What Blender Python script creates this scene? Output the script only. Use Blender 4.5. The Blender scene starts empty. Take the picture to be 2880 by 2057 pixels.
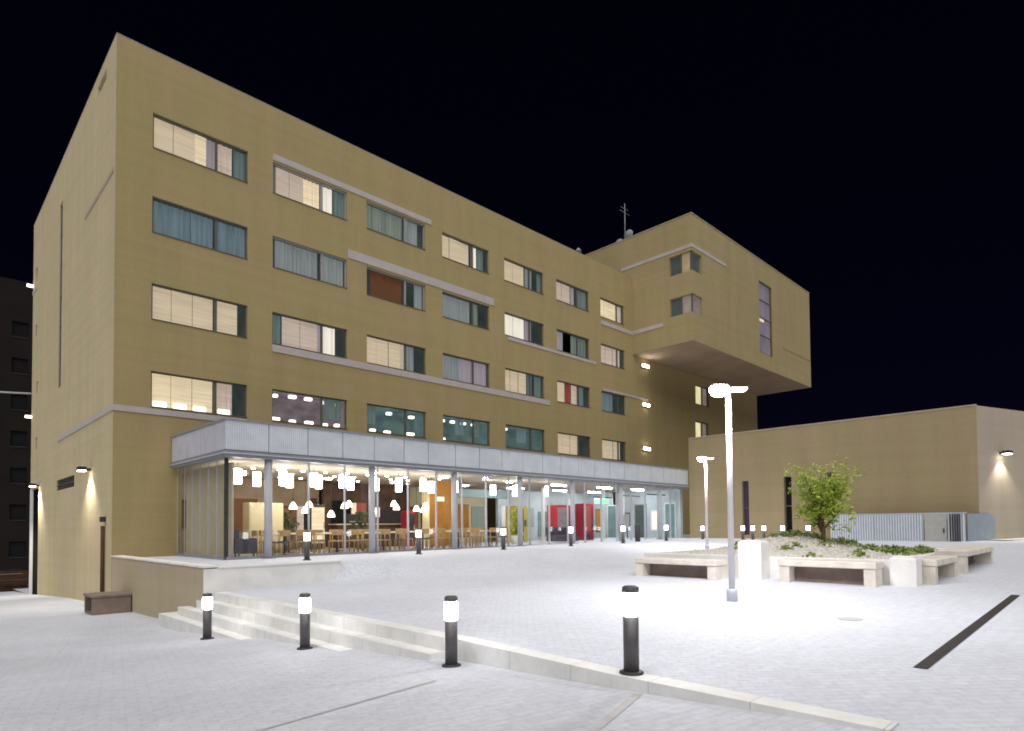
import bpy, math, random
from mathutils import Matrix, Vector
rnd = random.Random(7)
scene = bpy.context.scene
COL = scene.collection
R = math.radians

# ---------------------------------------------------------------- helpers
class MB:
    """collects geometry; build() links it as ONE mesh object"""
    def __init__(s): s.v = []; s.f = []; s.m = []; s.sm = []
    def quad(s, a, b, c, d, mi=0):
        n = len(s.v); s.v += [tuple(a), tuple(b), tuple(c), tuple(d)]
        s.f.append((n, n+1, n+2, n+3)); s.m.append(mi); s.sm.append(False)
    def tri(s, a, b, c, mi=0):
        n = len(s.v); s.v += [tuple(a), tuple(b), tuple(c)]
        s.f.append((n, n+1, n+2)); s.m.append(mi); s.sm.append(False)
    def box(s, x0, x1, y0, y1, z0, z1, mi=0, bev=0.0):
        if bev > 0:
            b = bev
            n = len(s.v)
            for z, i in ((z0, b), (z0+b, 0), (z1-b, 0), (z1, b)):
                for (x, y) in ((x0, y0), (x1, y0), (x1, y1), (x0, y1)):
                    s.v.append((x + (i if x == x0 else -i), y + (i if y == y0 else -i), z))
            for k in range(3):
                for j in range(4):
                    a = n+4*k+j; c = n+4*k+(j+1) % 4
                    s.f.append((a, c, c+4, a+4)); s.m.append(mi); s.sm.append(False)
            s.f.append((n+3, n+2, n+1, n)); s.f.append((n+12, n+13, n+14, n+15))
            s.m += [mi]*2; s.sm += [False]*2
            return
        n = len(s.v)
        s.v += [(x0,y0,z0),(x1,y0,z0),(x1,y1,z0),(x0,y1,z0),(x0,y0,z1),(x1,y0,z1),(x1,y1,z1),(x0,y1,z1)]
        for q in ((0,3,2,1),(4,5,6,7),(0,1,5,4),(1,2,6,5),(2,3,7,6),(3,0,4,7)):
            s.f.append(tuple(n+i for i in q)); s.m.append(mi); s.sm.append(False)
    def rbox(s, c, ax, hx, hy, z0, z1, mi=0):
        """box rotated about z: centre c, angle ax"""
        ca, sa = math.cos(ax), math.sin(ax); n = len(s.v)
        for z in (z0, z1):
            for (u, w) in ((-hx,-hy),(hx,-hy),(hx,hy),(-hx,hy)):
                s.v.append((c[0]+u*ca-w*sa, c[1]+u*sa+w*ca, z))
        for q in ((0,3,2,1),(4,5,6,7),(0,1,5,4),(1,2,6,5),(2,3,7,6),(3,0,4,7)):
            s.f.append(tuple(n+i for i in q)); s.m.append(mi); s.sm.append(False)
    def prism(s, pts, z0, z1, mi=0):
        n = len(s.v); k = len(pts)
        s.v += [(p[0], p[1], z0) for p in pts] + [(p[0], p[1], z1) for p in pts]
        s.f.append(tuple(range(n+k-1, n-1, -1))); s.f.append(tuple(range(n+k, n+2*k)))
        for i in range(k):
            j = (i+1) % k; s.f.append((n+i, n+j, n+k+j, n+k+i))
        s.m += [mi]*(k+2); s.sm += [False]*(k+2)
    def lathe(s, cx, cy, prof, seg=20, mi=0, cap=True):
        n = len(s.v)
        for (r, z) in prof:
            for i in range(seg):
                a = 2*math.pi*i/seg; s.v.append((cx+r*math.cos(a), cy+r*math.sin(a), z))
        for k in range(len(prof)-1):
            for i in range(seg):
                j = (i+1) % seg
                s.f.append((n+k*seg+i, n+k*seg+j, n+(k+1)*seg+j, n+(k+1)*seg+i)); s.m.append(mi); s.sm.append(True)
        if cap:
            s.f.append(tuple(n+i for i in range(seg-1, -1, -1))); s.m.append(mi); s.sm.append(False)
            t = n+(len(prof)-1)*seg
            s.f.append(tuple(t+i for i in range(seg))); s.m.append(mi); s.sm.append(False)
    def tube(s, pts, radii, seg=8, mi=0):
        n = len(s.v); P = [Vector(p) for p in pts]
        if not hasattr(radii, '__len__'): radii = [radii]*len(P)
        for k, p in enumerate(P):
            d = (P[min(k+1, len(P)-1)] - P[max(k-1, 0)]).normalized()
            a = d.orthogonal().normalized() if k == 0 else (a - d*a.dot(d)).normalized()
            b = d.cross(a)
            for i in range(seg):
                t = 2*math.pi*i/seg; s.v.append(tuple(p + (a*math.cos(t)+b*math.sin(t))*radii[k]))
        for k in range(len(P)-1):
            for i in range(seg):
                j = (i+1) % seg
                s.f.append((n+k*seg+i, n+k*seg+j, n+(k+1)*seg+j, n+(k+1)*seg+i)); s.m.append(mi); s.sm.append(True)
        s.f.append(tuple(n+i for i in range(seg-1, -1, -1))); s.f.append(tuple(n+(len(P)-1)*seg+i for i in range(seg)))
        s.m += [mi]*2; s.sm += [False]*2
    def build(s, name, mats, parent=None, label=None):
        me = bpy.data.meshes.new(name); me.from_pydata(s.v, [], s.f)
        for m in (mats if isinstance(mats, (list, tuple)) else [mats]): me.materials.append(m)
        me.polygons.foreach_set('material_index', s.m); me.polygons.foreach_set('use_smooth', s.sm)
        me.update()
        o = bpy.data.objects.new(name, me); COL.objects.link(o)
        if parent is not None:
            o.parent = parent
            o.matrix_parent_inverse = Matrix.Translation(-Vector(parent.location)) if parent.parent is None else Matrix.Identity(4)
        if label: o['label'] = label
        return o

def thing(name, label, cat, loc=(0,0,0), group=None):
    o = bpy.data.objects.new(name, None); COL.objects.link(o); o.location = loc; o.empty_display_size = .2
    o['label'] = label; o['category'] = cat
    if group: o['group'] = group
    return o
def tag(o, label, cat, group=None, kind=None):
    if label: o['label'] = label
    if cat: o['category'] = cat
    if group: o['group'] = group
    if kind: o['kind'] = kind
    return o
def copy_tree(root, loc, label, group=None):
    r = root.copy(); COL.objects.link(r); r.location = loc; r['label'] = label
    if group: r['group'] = group
    for ch in root.children:
        c = ch.copy(); COL.objects.link(c); c.parent = r
        for g in ch.children:
            d = g.copy(); COL.objects.link(d); d.parent = c
    return r
ORD = ['first','second','third','fourth','fifth','sixth','seventh','eighth','ninth','tenth','eleventh','twelfth','thirteenth',
       'fourteenth','fifteenth','sixteenth','seventeenth','eighteenth','nineteenth','twentieth']

# ---------------------------------------------------------------- materials
def newmat(name):
    m = bpy.data.materials.new(name); m.use_nodes = True; nt = m.node_tree; nt.nodes.clear()
    out = nt.nodes.new('ShaderNodeOutputMaterial'); return m, nt, out
def N(nt, t, **kw):
    n = nt.nodes.new(t)
    for k, v in kw.items():
        if k in n.inputs: n.inputs[k].default_value = v
        else: setattr(n, k, v)
    return n
def c4(c): return (c[0], c[1], c[2], 1)
def ramp(nt, fac, stops):
    r = nt.nodes.new('ShaderNodeValToRGB'); nt.links.new(fac, r.inputs[0])
    e = r.color_ramp.elements
    while len(e) < len(stops): e.new(.5)
    for i, (p, c) in enumerate(stops): e[i].position = p; e[i].color = c4(c)
    return r.outputs[0]
def diffuse(name, col, rough=.8, var=.12, scale=2.0, bump=0.0, bscale=40, metal=0.0, streak=False, spec=.3):
    m, nt, out = newmat(name)
    b = N(nt, 'ShaderNodeBsdfPrincipled', Roughness=rough, Metallic=metal); b.inputs['Specular IOR Level'].default_value = spec
    tc = N(nt, 'ShaderNodeTexCoord')
    n1 = N(nt, 'ShaderNodeTexNoise', Scale=scale, Detail=6.0, Roughness=.6)
    if streak:
        mp = N(nt, 'ShaderNodeMapping'); mp.inputs['Scale'].default_value = (1, 1, .18)
        nt.links.new(tc.outputs['Object'], mp.inputs[0]); nt.links.new(mp.outputs[0], n1.inputs[0])
    else: nt.links.new(tc.outputs['Object'], n1.inputs[0])
    lo = tuple(x*(1-var) for x in col); hi = tuple(min(1, x*(1+var)) for x in col)
    nt.links.new(ramp(nt, n1.outputs[0], [(.3, lo), (.7, hi)]), b.inputs['Base Color'])
    if bump:
        n2 = N(nt, 'ShaderNodeTexNoise', Scale=bscale, Detail=4.0); nt.links.new(tc.outputs['Object'], n2.inputs[0])
        bp = N(nt, 'ShaderNodeBump', Strength=bump, Distance=.02); nt.links.new(n2.outputs[0], bp.inputs['Height'])
        nt.links.new(bp.outputs[0], b.inputs['Normal'])
    nt.links.new(b.outputs[0], out.inputs[0]); return m
def render_mat(name, col, var=.09):
    m, nt, out = newmat(name)
    b = N(nt, 'ShaderNodeBsdfPrincipled', Roughness=.9); b.inputs['Specular IOR Level'].default_value = .25
    tc = N(nt, 'ShaderNodeTexCoord')
    def noise(scale, detail, sc, stops):
        mp = N(nt, 'ShaderNodeMapping'); mp.inputs['Scale'].default_value = sc; nt.links.new(tc.outputs['Object'], mp.inputs[0])
        n = N(nt, 'ShaderNodeTexNoise', Scale=scale, Detail=detail, Roughness=.6); nt.links.new(mp.outputs[0], n.inputs[0])
        return ramp(nt, n.outputs[0], stops)
    def mul(a, c):
        mx = N(nt, 'ShaderNodeMix', data_type='RGBA', blend_type='MULTIPLY'); mx.inputs[0].default_value = 1
        nt.links.new(a, mx.inputs[6]); nt.links.new(c, mx.inputs[7]); return mx.outputs[2]
    g = (col[0]*.965, col[1]*1.0, col[2]*.93); r_ = (col[0]*1.04, col[1]*1.0, col[2]*1.06)
    base = noise(.45, 6, (1,1,1), [(.35, g), (.65, r_)])                         # warm and greenish patches
    base = mul(base, noise(1.3, 5, (1,1,.10), [(.30, (1-var,)*3), (.62, (1,1,1))]))  # run-off streaks
    base = mul(base, noise(1.0, 3, (.06,.06,3.2), [(.35, (1-var*.6,)*3), (.6, (1,1,1))]))   # faint lift lines
    base = mul(base, noise(9, 4, (1,1,1), [(.3, (.93,.93,.93)), (.7, (1,1,1))]))
    nt.links.new(base, b.inputs['Base Color'])
    n2 = N(nt, 'ShaderNodeTexNoise', Scale=55, Detail=4.0); nt.links.new(tc.outputs['Object'], n2.inputs[0])
    bp = N(nt, 'ShaderNodeBump', Strength=.25, Distance=.02); nt.links.new(n2.outputs[0], bp.inputs['Height']); nt.links.new(bp.outputs[0], b.inputs['Normal'])
    nt.links.new(b.outputs[0], out.inputs[0]); return m
def emit(name, col, strength, noise=0.0, nscale=(3,3,3), base=None):
    m, nt, out = newmat(name)
    b = N(nt, 'ShaderNodeBsdfPrincipled', Roughness=.7)
    b.inputs['Base Color'].default_value = c4(base or tuple(x*.6 for x in col))
    b.inputs['Emission Color'].default_value = c4(col); b.inputs['Emission Strength'].default_value = strength
    if noise:
        tc = N(nt, 'ShaderNodeTexCoord'); mp = N(nt, 'ShaderNodeMapping'); mp.inputs['Scale'].default_value = nscale
        n1 = N(nt, 'ShaderNodeTexNoise', Scale=1.0, Detail=3.0)
        nt.links.new(tc.outputs['Object'], mp.inputs[0]); nt.links.new(mp.outputs[0], n1.inputs[0])
        mr = N(nt, 'ShaderNodeMapRange'); mr.inputs['From Min'].default_value = .3; mr.inputs['From Max'].default_value = .7
        mr.inputs['To Min'].default_value = strength*(1-noise); mr.inputs['To Max'].default_value = strength*(1+noise)
        nt.links.new(n1.outputs[0], mr.inputs[0]); nt.links.new(mr.outputs[0], b.inputs['Emission Strength'])
    nt.links.new(b.outputs[0], out.inputs[0]); return m
def glassmat(name, tint=(.92,.96,.95), refl=.10):
    m, nt, out = newmat(name)
    t = N(nt, 'ShaderNodeBsdfTransparent'); t.inputs[0].default_value = c4(tint)
    g = N(nt, 'ShaderNodeBsdfGlossy', Roughness=.03); g.inputs[0].default_value = (.9,.95,1,1)
    lw = N(nt, 'ShaderNodeLayerWeight', Blend=.25)
    mr = N(nt, 'ShaderNodeMapRange'); mr.inputs['To Min'].default_value = refl*.5; mr.inputs['To Max'].default_value = min(1, refl*3.5)
    nt.links.new(lw.outputs['Fresnel'], mr.inputs[0])
    mx = N(nt, 'ShaderNodeMixShader'); nt.links.new(mr.outputs[0], mx.inputs[0])
    nt.links.new(t.outputs[0], mx.inputs[1]); nt.links.new(g.outputs[0], mx.inputs[2])
    nt.links.new(mx.outputs[0], out.inputs[0]); return m
def paver(name, col, mortar, bw, bh, rot=45, var=.10, rough=.75, blot=.18):
    m, nt, out = newmat(name)
    b = N(nt, 'ShaderNodeBsdfPrincipled', Roughness=rough); b.inputs['Specular IOR Level'].default_value = .25
    tc = N(nt, 'ShaderNodeTexCoord'); mp = N(nt, 'ShaderNodeMapping'); mp.inputs['Rotation'].default_value = (0, 0, R(rot))
    nt.links.new(tc.outputs['Object'], mp.inputs[0])
    br = N(nt, 'ShaderNodeTexBrick', Scale=1.0); br.offset = .5
    br.inputs['Color1'].default_value = c4(tuple(x*(1-var) for x in col)); br.inputs['Color2'].default_value = c4(tuple(min(1,x*(1+var)) for x in col))
    br.inputs['Mortar'].default_value = c4(mortar); br.inputs['Mortar Size'].default_value = .012
    br.inputs['Brick Width'].default_value = bw; br.inputs['Row Height'].default_value = bh
    nt.links.new(mp.outputs[0], br.inputs[0])
    n1 = N(nt, 'ShaderNodeTexNoise', Scale=.35, Detail=7.0, Roughness=.65); nt.links.new(tc.outputs['Object'], n1.inputs[0])
    r = ramp(nt, n1.outputs[0], [(.3, (1-blot,)*3), (.7, (1,1,1))])
    n3 = N(nt, 'ShaderNodeTexNoise', Scale=9, Detail=5.0, Roughness=.7); nt.links.new(tc.outputs['Object'], n3.inputs[0])
    r3 = ramp(nt, n3.outputs[0], [(.32, (.86,.86,.86)), (.62, (1,1,1))])
    mx = N(nt, 'ShaderNodeMix', data_type='RGBA', blend_type='MULTIPLY'); mx.inputs[0].default_value = 1
    nt.links.new(br.outputs[0], mx.inputs[6]); nt.links.new(r, mx.inputs[7])
    mx2 = N(nt, 'ShaderNodeMix', data_type='RGBA', blend_type='MULTIPLY'); mx2.inputs[0].default_value = 1
    nt.links.new(mx.outputs[2], mx2.inputs[6]); nt.links.new(r3, mx2.inputs[7])
    nt.links.new(mx2.outputs[2], b.inputs['Base Color'])
    bp = N(nt, 'ShaderNodeBump', Strength=.35, Distance=.01); nt.links.new(br.outputs['Fac'], bp.inputs['Height']); bp.invert = True
    nt.links.new(bp.outputs[0], b.inputs['Normal'])
    nt.links.new(b.outputs[0], out.inputs[0]); return m

M = {}
M['wall_s'] = render_mat('olive_render_side_lit', (.60,.505,.315))  # side wall colour raised to carry the local lamp light
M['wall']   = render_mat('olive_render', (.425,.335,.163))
M['wall_b'] = render_mat('olive_render_tower', (.425,.338,.178))
M['wall_c'] = render_mat('beige_render', (.375,.297,.175))
M['wall_d'] = render_mat('pale_render', (.43,.365,.29))
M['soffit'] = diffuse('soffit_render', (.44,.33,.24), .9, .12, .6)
M['band']   = diffuse('pale_lilac_band', (.49,.44,.42), .8, .08, 2)
M['concrete'] = diffuse('concrete', (.68,.63,.56), .85, .14, 3, .3, 30)
M['concrete_w'] = diffuse('pale_concrete', (.80,.79,.77), .85, .10, 2, .3, 30)
M['retain'] = render_mat('retaining_render', (.50,.42,.29))
M['stone']  = diffuse('step_stone', (.80,.80,.79), .8, .10, 3, .25, 40)
def jointed(name, col, step):
    m, nt, out = newmat(name); b = N(nt, 'ShaderNodeBsdfPrincipled', Roughness=.8); tc = N(nt, 'ShaderNodeTexCoord')
    mp = N(nt, 'ShaderNodeMapping'); mp.inputs['Rotation'].default_value = (0,0,R(90)); nt.links.new(tc.outputs['Object'], mp.inputs[0])
    br = N(nt, 'ShaderNodeTexBrick', Scale=1.0); br.offset = 0; br.inputs['Brick Width'].default_value = step; br.inputs['Row Height'].default_value = 40; br.inputs['Mortar Size'].default_value = .006
    br.inputs['Color1'].default_value = c4(col); br.inputs['Color2'].default_value = c4(tuple(x*.92 for x in col)); br.inputs['Mortar'].default_value = c4(tuple(x*.72 for x in col)); nt.links.new(mp.outputs[0], br.inputs[0])
    n1 = N(nt, 'ShaderNodeTexNoise', Scale=2.2, Detail=7.0, Roughness=.7); nt.links.new(tc.outputs['Object'], n1.inputs[0])
    mx = N(nt, 'ShaderNodeMix', data_type='RGBA', blend_type='MULTIPLY'); mx.inputs[0].default_value = 1
    nt.links.new(br.outputs[0], mx.inputs[6]); nt.links.new(ramp(nt, n1.outputs[0], [(.3, (.80,.79,.76)), (.65, (1,1,1))]), mx.inputs[7])
    nt.links.new(mx.outputs[2], b.inputs['Base Color']); nt.links.new(b.outputs[0], out.inputs[0]); return m
M['stone'] = jointed('step_stone', (.86,.86,.855), 1.02)
M['roof']   = diffuse('roof_gravel', (.28,.26,.23), .95, .2, 3)
M['metal']  = diffuse('zinc_panel', (.68,.74,.80), .45, .08, 1.2, metal=.0, spec=.5)
def mesh_panel(name, col):
    m, nt, out = newmat(name)
    b = N(nt, 'ShaderNodeBsdfPrincipled', Roughness=.5); tc = N(nt, 'ShaderNodeTexCoord')
    wv = N(nt, 'ShaderNodeTexWave', Scale=9.0, Distortion=.6, Detail=2.0); wv.bands_direction = 'DIAGONAL'
    mp = N(nt, 'ShaderNodeMapping'); mp.inputs['Scale'].default_value = (1,1,.02); nt.links.new(tc.outputs['Object'], mp.inputs[0]); nt.links.new(mp.outputs[0], wv.inputs[0])
    n1 = N(nt, 'ShaderNodeTexNoise', Scale=1.6, Detail=6.0, Roughness=.65); nt.links.new(tc.outputs['Object'], n1.inputs[0])
    a = ramp(nt, wv.outputs[0], [(.2, tuple(x*.84 for x in col)), (.8, col)]); c = ramp(nt, n1.outputs[0], [(.3, (.80,.80,.83)), (.68, (1,1,1))])
    mx = N(nt, 'ShaderNodeMix', data_type='RGBA', blend_type='MULTIPLY'); mx.inputs[0].default_value = 1
    nt.links.new(a, mx.inputs[6]); nt.links.new(c, mx.inputs[7]); nt.links.new(mx.outputs[2], b.inputs['Base Color']); nt.links.new(b.outputs[0], out.inputs[0]); return m
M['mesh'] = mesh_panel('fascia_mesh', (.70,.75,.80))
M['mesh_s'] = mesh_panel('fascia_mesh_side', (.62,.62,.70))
M['metal_s'] = diffuse('zinc_panel_side', (.60,.60,.68), .45, .08, 1.2, spec=.5)
M['grey']   = diffuse('grey_metal', (.26,.27,.30), .5, .08, 4)
M['column'] = diffuse('pale_steel', (.46,.48,.54), .45, .06, 4, spec=.5)
M['dark']   = diffuse('dark_metal', (.045,.042,.048), .5, .2, 6)
M['bolgrey'] = diffuse('bollard_grey', (.085,.08,.085), .5, .15, 8, spec=.5)
M['black']  = diffuse('black_void', (.006,.006,.008), .9, .1, 2)
M['cop'] = diffuse('coping_metal', (.42,.37,.28), .5, .1, 3)
M['frame']  = diffuse('window_frame', (.12,.115,.10), .5, .1, 5)
M['frame_w'] = diffuse('window_frame_pale', (.35,.33,.33), .5, .1, 5)
M['white']  = diffuse('white_paint', (.78,.77,.78), .5, .05, 4)
M['pole']   = diffuse('pole_white', (.66,.64,.66), .45, .06, 4, spec=.5)
M['glass']  = glassmat('window_glass', (.90,.93,.92), .10)
M['glass_c'] = glassmat('cafe_glass', (.95,.98,.98), .07)
M['plaza']  = paver('plaza_pavers', (.70,.725,.80), (.635,.66,.735), .22, .11, 45, .035, .75, .12)
M['street'] = paver('street_pavers', (.67,.69,.76), (.61,.63,.70), .24, .12, 12, .03, .8, .2)
M['earth']  = diffuse('dark_ground', (.03,.028,.025), .95, .2, .2)
M['joint']  = diffuse('joint_strip', (.47,.46,.47), .85, .15, 4)
M['drain']  = diffuse('drain_iron', (.05,.045,.045), .6, .3, 12)
M['gravel'] = diffuse('white_gravel', (.62,.59,.55), .95, .35, 14, .9, 22)
M['leaf']   = None
M['trunk']  = diffuse('tree_bark', (.12,.085,.045), .9, .3, 12, .5, 20)
M['wood']   = diffuse('chair_wood', (.52,.33,.14), .6, .2, 6)
M['white_t'] = diffuse('pale_tabletop', (.80,.74,.64), .5, .06, 3)
M['wood_d'] = diffuse('dark_wood', (.10,.05,.028), .6, .3, 4)
M['cream']  = diffuse('cream_laminate', (.72,.64,.42), .6, .06, 2)
M['cushion'] = diffuse('dark_cushion', (.09,.07,.10), .8, .15, 5)
M['orange'] = diffuse('orange_wall', (.50,.22,.04), .8, .2, 1.5)
M['red']    = diffuse('red_panel', (.50,.03,.04), .5, .1, 3)
M['red_d']  = diffuse('crimson_panel', (.33,.015,.04), .5, .1, 3)
M['yellow'] = diffuse('yellow_panel', (.55,.42,.05), .5, .1, 3)
M['teal']   = diffuse('teal_beam', (.30,.42,.45), .6, .08, 3)
M['floor']  = diffuse('cafe_floor', (.36,.33,.29), .35, .12, 3)
M['ceil']   = diffuse('cafe_ceiling', (.50,.44,.37), .9, .05, 2)
M['iwall']  = diffuse('cafe_wall', (.36,.27,.19), .85, .25, .9)
M['iwall_d'] = diffuse('cafe_wall_brown', (.09,.05,.035), .8, .45, 1.6)
M['iwall_b'] = diffuse('hall_wall_bluegrey', (.52,.57,.60), .8, .12, 1.2)
M['curtain_b'] = diffuse('beige_curtain', (.55,.47,.34), .9, .08, 2)
M['brown']  = diffuse('brown_board', (.09,.045,.025), .85, .35, 2, streak=False)
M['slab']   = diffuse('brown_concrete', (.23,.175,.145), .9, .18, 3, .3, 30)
M['bgwall'] = diffuse('far_unlit_wall', (.012,.008,.007), .9, .3, .4)  # far building: lack of light put into its very dark base colour
M['bgwall2'] = diffuse('far_unlit_wall_grey', (.010,.007,.006), .9, .3, .4)
M['bgsill'] = diffuse('far_sill', (.03,.025,.025), .9, .2, 2)
M['carpaint'] = diffuse('dark_car_paint', (.02,.02,.024), .3, .1, 4, spec=.6)
M['tyre']   = diffuse('tyre_rubber', (.015,.015,.015), .9, .1, 8)
# window coverings and rooms, room light put in as emission
M['blind']  = emit('lit_blind', (.66,.525,.37), .74, .20, (.6,.6,14))
M['blind_y'] = emit('bright_blind', (.76,.61,.41), .88, .22, (.7,.7,10))
M['blind_p'] = emit('pinkish_blind', (.61,.48,.40), .68, .2, (.6,.6,10))
M['white_c'] = emit('bright_curtain', (.78,.70,.62), 1.0, .12, (6,6,.5))
M['lilac']  = emit('lilac_curtain', (.42,.35,.40), .50, .15, (6,6,.5))
M['teal_c'] = emit('teal_curtain', (.13,.185,.175), .50, .3, (8,8,.4), base=(.13,.17,.17))
M['blue_c'] = emit('blue_curtain', (.13,.185,.205), .62, .35, (8,8,.4), base=(.13,.17,.20))
M['grey_c'] = emit('grey_curtain', (.23,.25,.25), .6, .2, (8,8,.4), base=(.2,.22,.22))
M['sage_c'] = emit('sage_curtain', (.19,.225,.185), .55, .25, (8,8,.4), base=(.18,.2,.18))
M['rust_c'] = emit('rust_curtain', (.17,.06,.02), .35, .3, (3,3,2), base=(.14,.06,.03))
M['red_c']  = emit('red_curtain', (.40,.08,.05), .35, .2, (8,8,.4))
M['room_t'] = emit('teal_room', (.085,.125,.12), .75, .5, (1.4,1.4,2), base=(.08,.14,.15))
M['room_p'] = emit('mauve_room', (.16,.125,.135), .7, .45, (1.8,1.8,3), base=(.14,.11,.12))
M['room_d'] = emit('dark_room', (.045,.06,.055), .6, .3, (1.5,1.5,1.5), base=(.03,.04,.04))
M['purple_g'] = emit('purple_glazing', (.16,.138,.15), .72, .3, (1.2,1.2,.6), base=(.09,.08,.13))
# lamps
M['bulb']   = emit('bollard_lens', (1,.98,.98), 26)
M['bulb_far'] = emit('small_lens', (1,.97,.95), 14)
M['headlens'] = emit('street_lamp_lens', (1,.95,.96), 75)
M['headside'] = emit('street_lamp_edge', (1,.93,.88), 3.0)
M['tubelight'] = emit('glow_box', (1,.97,.88), 2.2)
M['pendant'] = emit('pendant_shade', (1,.94,.86), 12)
M['pendant_s'] = emit('small_pendant_shade', (1,.86,.70), 7)
M['ceilpanel'] = emit('added_ceiling_panel', (1,.95,.88), 70)
M['ceilfill_b'] = emit('added_ceiling_panel_cool', (.93,.98,1), 75)
M['spot'] = emit('added_ceiling_spot', (1,.92,.8), 30)
M['slotlight'] = emit('wall_slot_light', (1,.93,.82), 30)
M['walllamp'] = emit('wall_lamp_lens', (1,.95,.86), 22)
M['exit']   = emit('green_sign_face', (.55,.95,.50), 1.3)
M['exit2']  = emit('green_banner_face', (.30,.75,.45), .8)
M['purple_d'] = emit('dark_purple_glazing', (.035,.015,.045), .5, .3, (1,1,1), base=(.04,.02,.05))
M['winlit'] = emit('lit_stair_window', (.80,.74,.42), .85, .15, (2,2,2))
M['winlit_d'] = emit('lit_corner_window', (.42,.33,.18), .45, .25, (2,2,2))
M['winlit_g'] = emit('lit_grey_window', (.36,.30,.25), .40, .2, (2,2,2))
M['farlight'] = emit('far_lamp', (1,.9,.8), 4)
def leafmat(name, a, b2, trans=.35):
    m, nt, out = newmat(name)
    b = N(nt, 'ShaderNodeBsdfPrincipled', Roughness=.55)
    tr = N(nt, 'ShaderNodeBsdfTranslucent')
    g = N(nt, 'ShaderNodeNewGeometry')
    col = ramp(nt, g.outputs['Random Per Island'], [(0, a), (1, b2)])
    nt.links.new(col, b.inputs['Base Color']); nt.links.new(col, tr.inputs[0])
    mx = N(nt, 'ShaderNodeMixShader'); mx.inputs[0].default_value = trans
    nt.links.new(b.outputs[0], mx.inputs[1]); nt.links.new(tr.outputs[0], mx.inputs[2]); nt.links.new(mx.outputs[0], out.inputs[0])
    return m
M['leaf'] = leafmat('tree_leaves', (.16,.26,.02), (.62,.72,.12))
M['leaf_d'] = leafmat('dark_leaves', (.02,.04,.01), (.07,.11,.03), .2)
M['cover'] = leafmat('ground_cover_leaves', (.08,.15,.03), (.38,.46,.12))

# ---------------------------------------------------------------- terrain
def lerp_knots(x, K):
    if x <= K[0][0]: return K[0][1]
    for (a, za), (b, zb) in zip(K, K[1:]):
        if x <= b: return za+(zb-za)*(x-a)/(b-a)
    return K[-1][1]
GK = [(-300,.05),(-26,.05),(-23.5,.045),(-21.1,-.07),(-18.56,-.20),(-15.26,-.37),(-11.8,-.59),(-9,-.80),(-5,-.92),(0,-1.05),(8,-1.35),(19.3,-2.02),(40,-3.0),(300,-3.2)]
def zs(y): return lerp_knots(y, GK)
def P(x): return .05+.0235*max(min(x, 40), -1)
def T(x): return .60+.005*x
def grid(xs, rows, zf, name, mat):
    m = MB(); n = len(xs)
    for r in rows:
        for x in xs: m.v.append(zf(x, r))
    for j in range(len(rows)-1):
        for i in range(n-1):
            a = j*n+i; m.f.append((a, a+1, a+n+1, a+n)); m.m.append(0); m.sm.append(True)
    return tag(m.build(name, mat), None, None, kind='structure')
ys = sorted(set([k[0] for k in GK] + [-60,-40,-30,-28] + [i*.8-26 for i in range(58)] + [30,60,100]))
def kerb_x(y): return lerp_knots(y, [(-300,.12),(-23.5,.12),(-21,.12),(-18,.30),(0,.30)])
xs = [-300,-100,-40,-20,-12]+[-8+i*.5 for i in range(17)]
def sf(x, y):
    if x > -.1: x = min(kerb_x(y)-.004, .29) if y < 0 else (4.0 if y > 19.3 else -.002 if y < 19.25 else .5)
    return (x, y, zs(y))
street = grid(xs, ys, sf, 'street', M['street'])
m = MB(); m.quad((-.003,19.31,-2.03),(60,19.31,-2.03),(60,60,-3.1),(-.003,60,-3.1)); tag(m.build('side_street', M['street']), None, None, kind='structure')
m = MB(); m.quad((-2500,-2500,-6),(2500,-2500,-6),(2500,2500,-6),(-2500,2500,-6)); tag(m.build('ground', M['earth']), None, None, kind='structure')
rows = [('p', y) for y in (-300,-100,-60,-40,-30,-28,-26,-24.5,-23.5,-22.5,-21.6,-21,-20.4,-19.6,-18.8,-18)] + [('p', y) for y in (-17,-16,-15,-14)] + [('t', t) for t in (0,.25,.5,.75,1)] + [('p', y) for y in (-7,-5,-3,-1,-.02)]
def bank_w(x): return .03 if x < 3.2 else .03+min(4.2, (x-3.2)*.75)
xsp = [None] + [.6+i*.5 for i in range(40)] + [21+i*2 for i in range(12)] + [60,100,300]
def pf(x, r):
    k, t = r
    if k == 'p' and t < -9:
        if x is None: x = kerb_x(t)
        return (x, t, P(x))
    if x is None: x = .302
    if k == 't':
        w = bank_w(x); e = t*t*(3-2*t)
        return (x, -9-w*(1-t), P(x)+(T(x)-P(x))*e)
    return (x, t, T(x))
plaza = grid(xsp, rows, pf, 'plaza', M['plaza'])
# kerb stone along the near edge of the plaza
m = MB()
KY = [-23.5+i*.5 for i in range(12)]
for a, b in zip(KY, KY[1:]):
    xa, xb = kerb_x(a), kerb_x(b)
    za, zb = P(.2)+.012, P(.2)+.012
    m.quad((xa-.03,a,za),(xa+.22,a,za),(xb+.22,b,zb),(xb-.03,b,zb))
    m.quad((xa-.03,a,-.6),(xa-.03,a,za),(xb-.03,b,zb),(xb-.03,b,-.6))
    m.quad((xa+.22,a,-.6),(xa+.22,b,-.6),(xb+.22,b,zb),(xa+.22,a,za))
tag(m.build('kerb', M['stone']), None, None, kind='structure')
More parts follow.
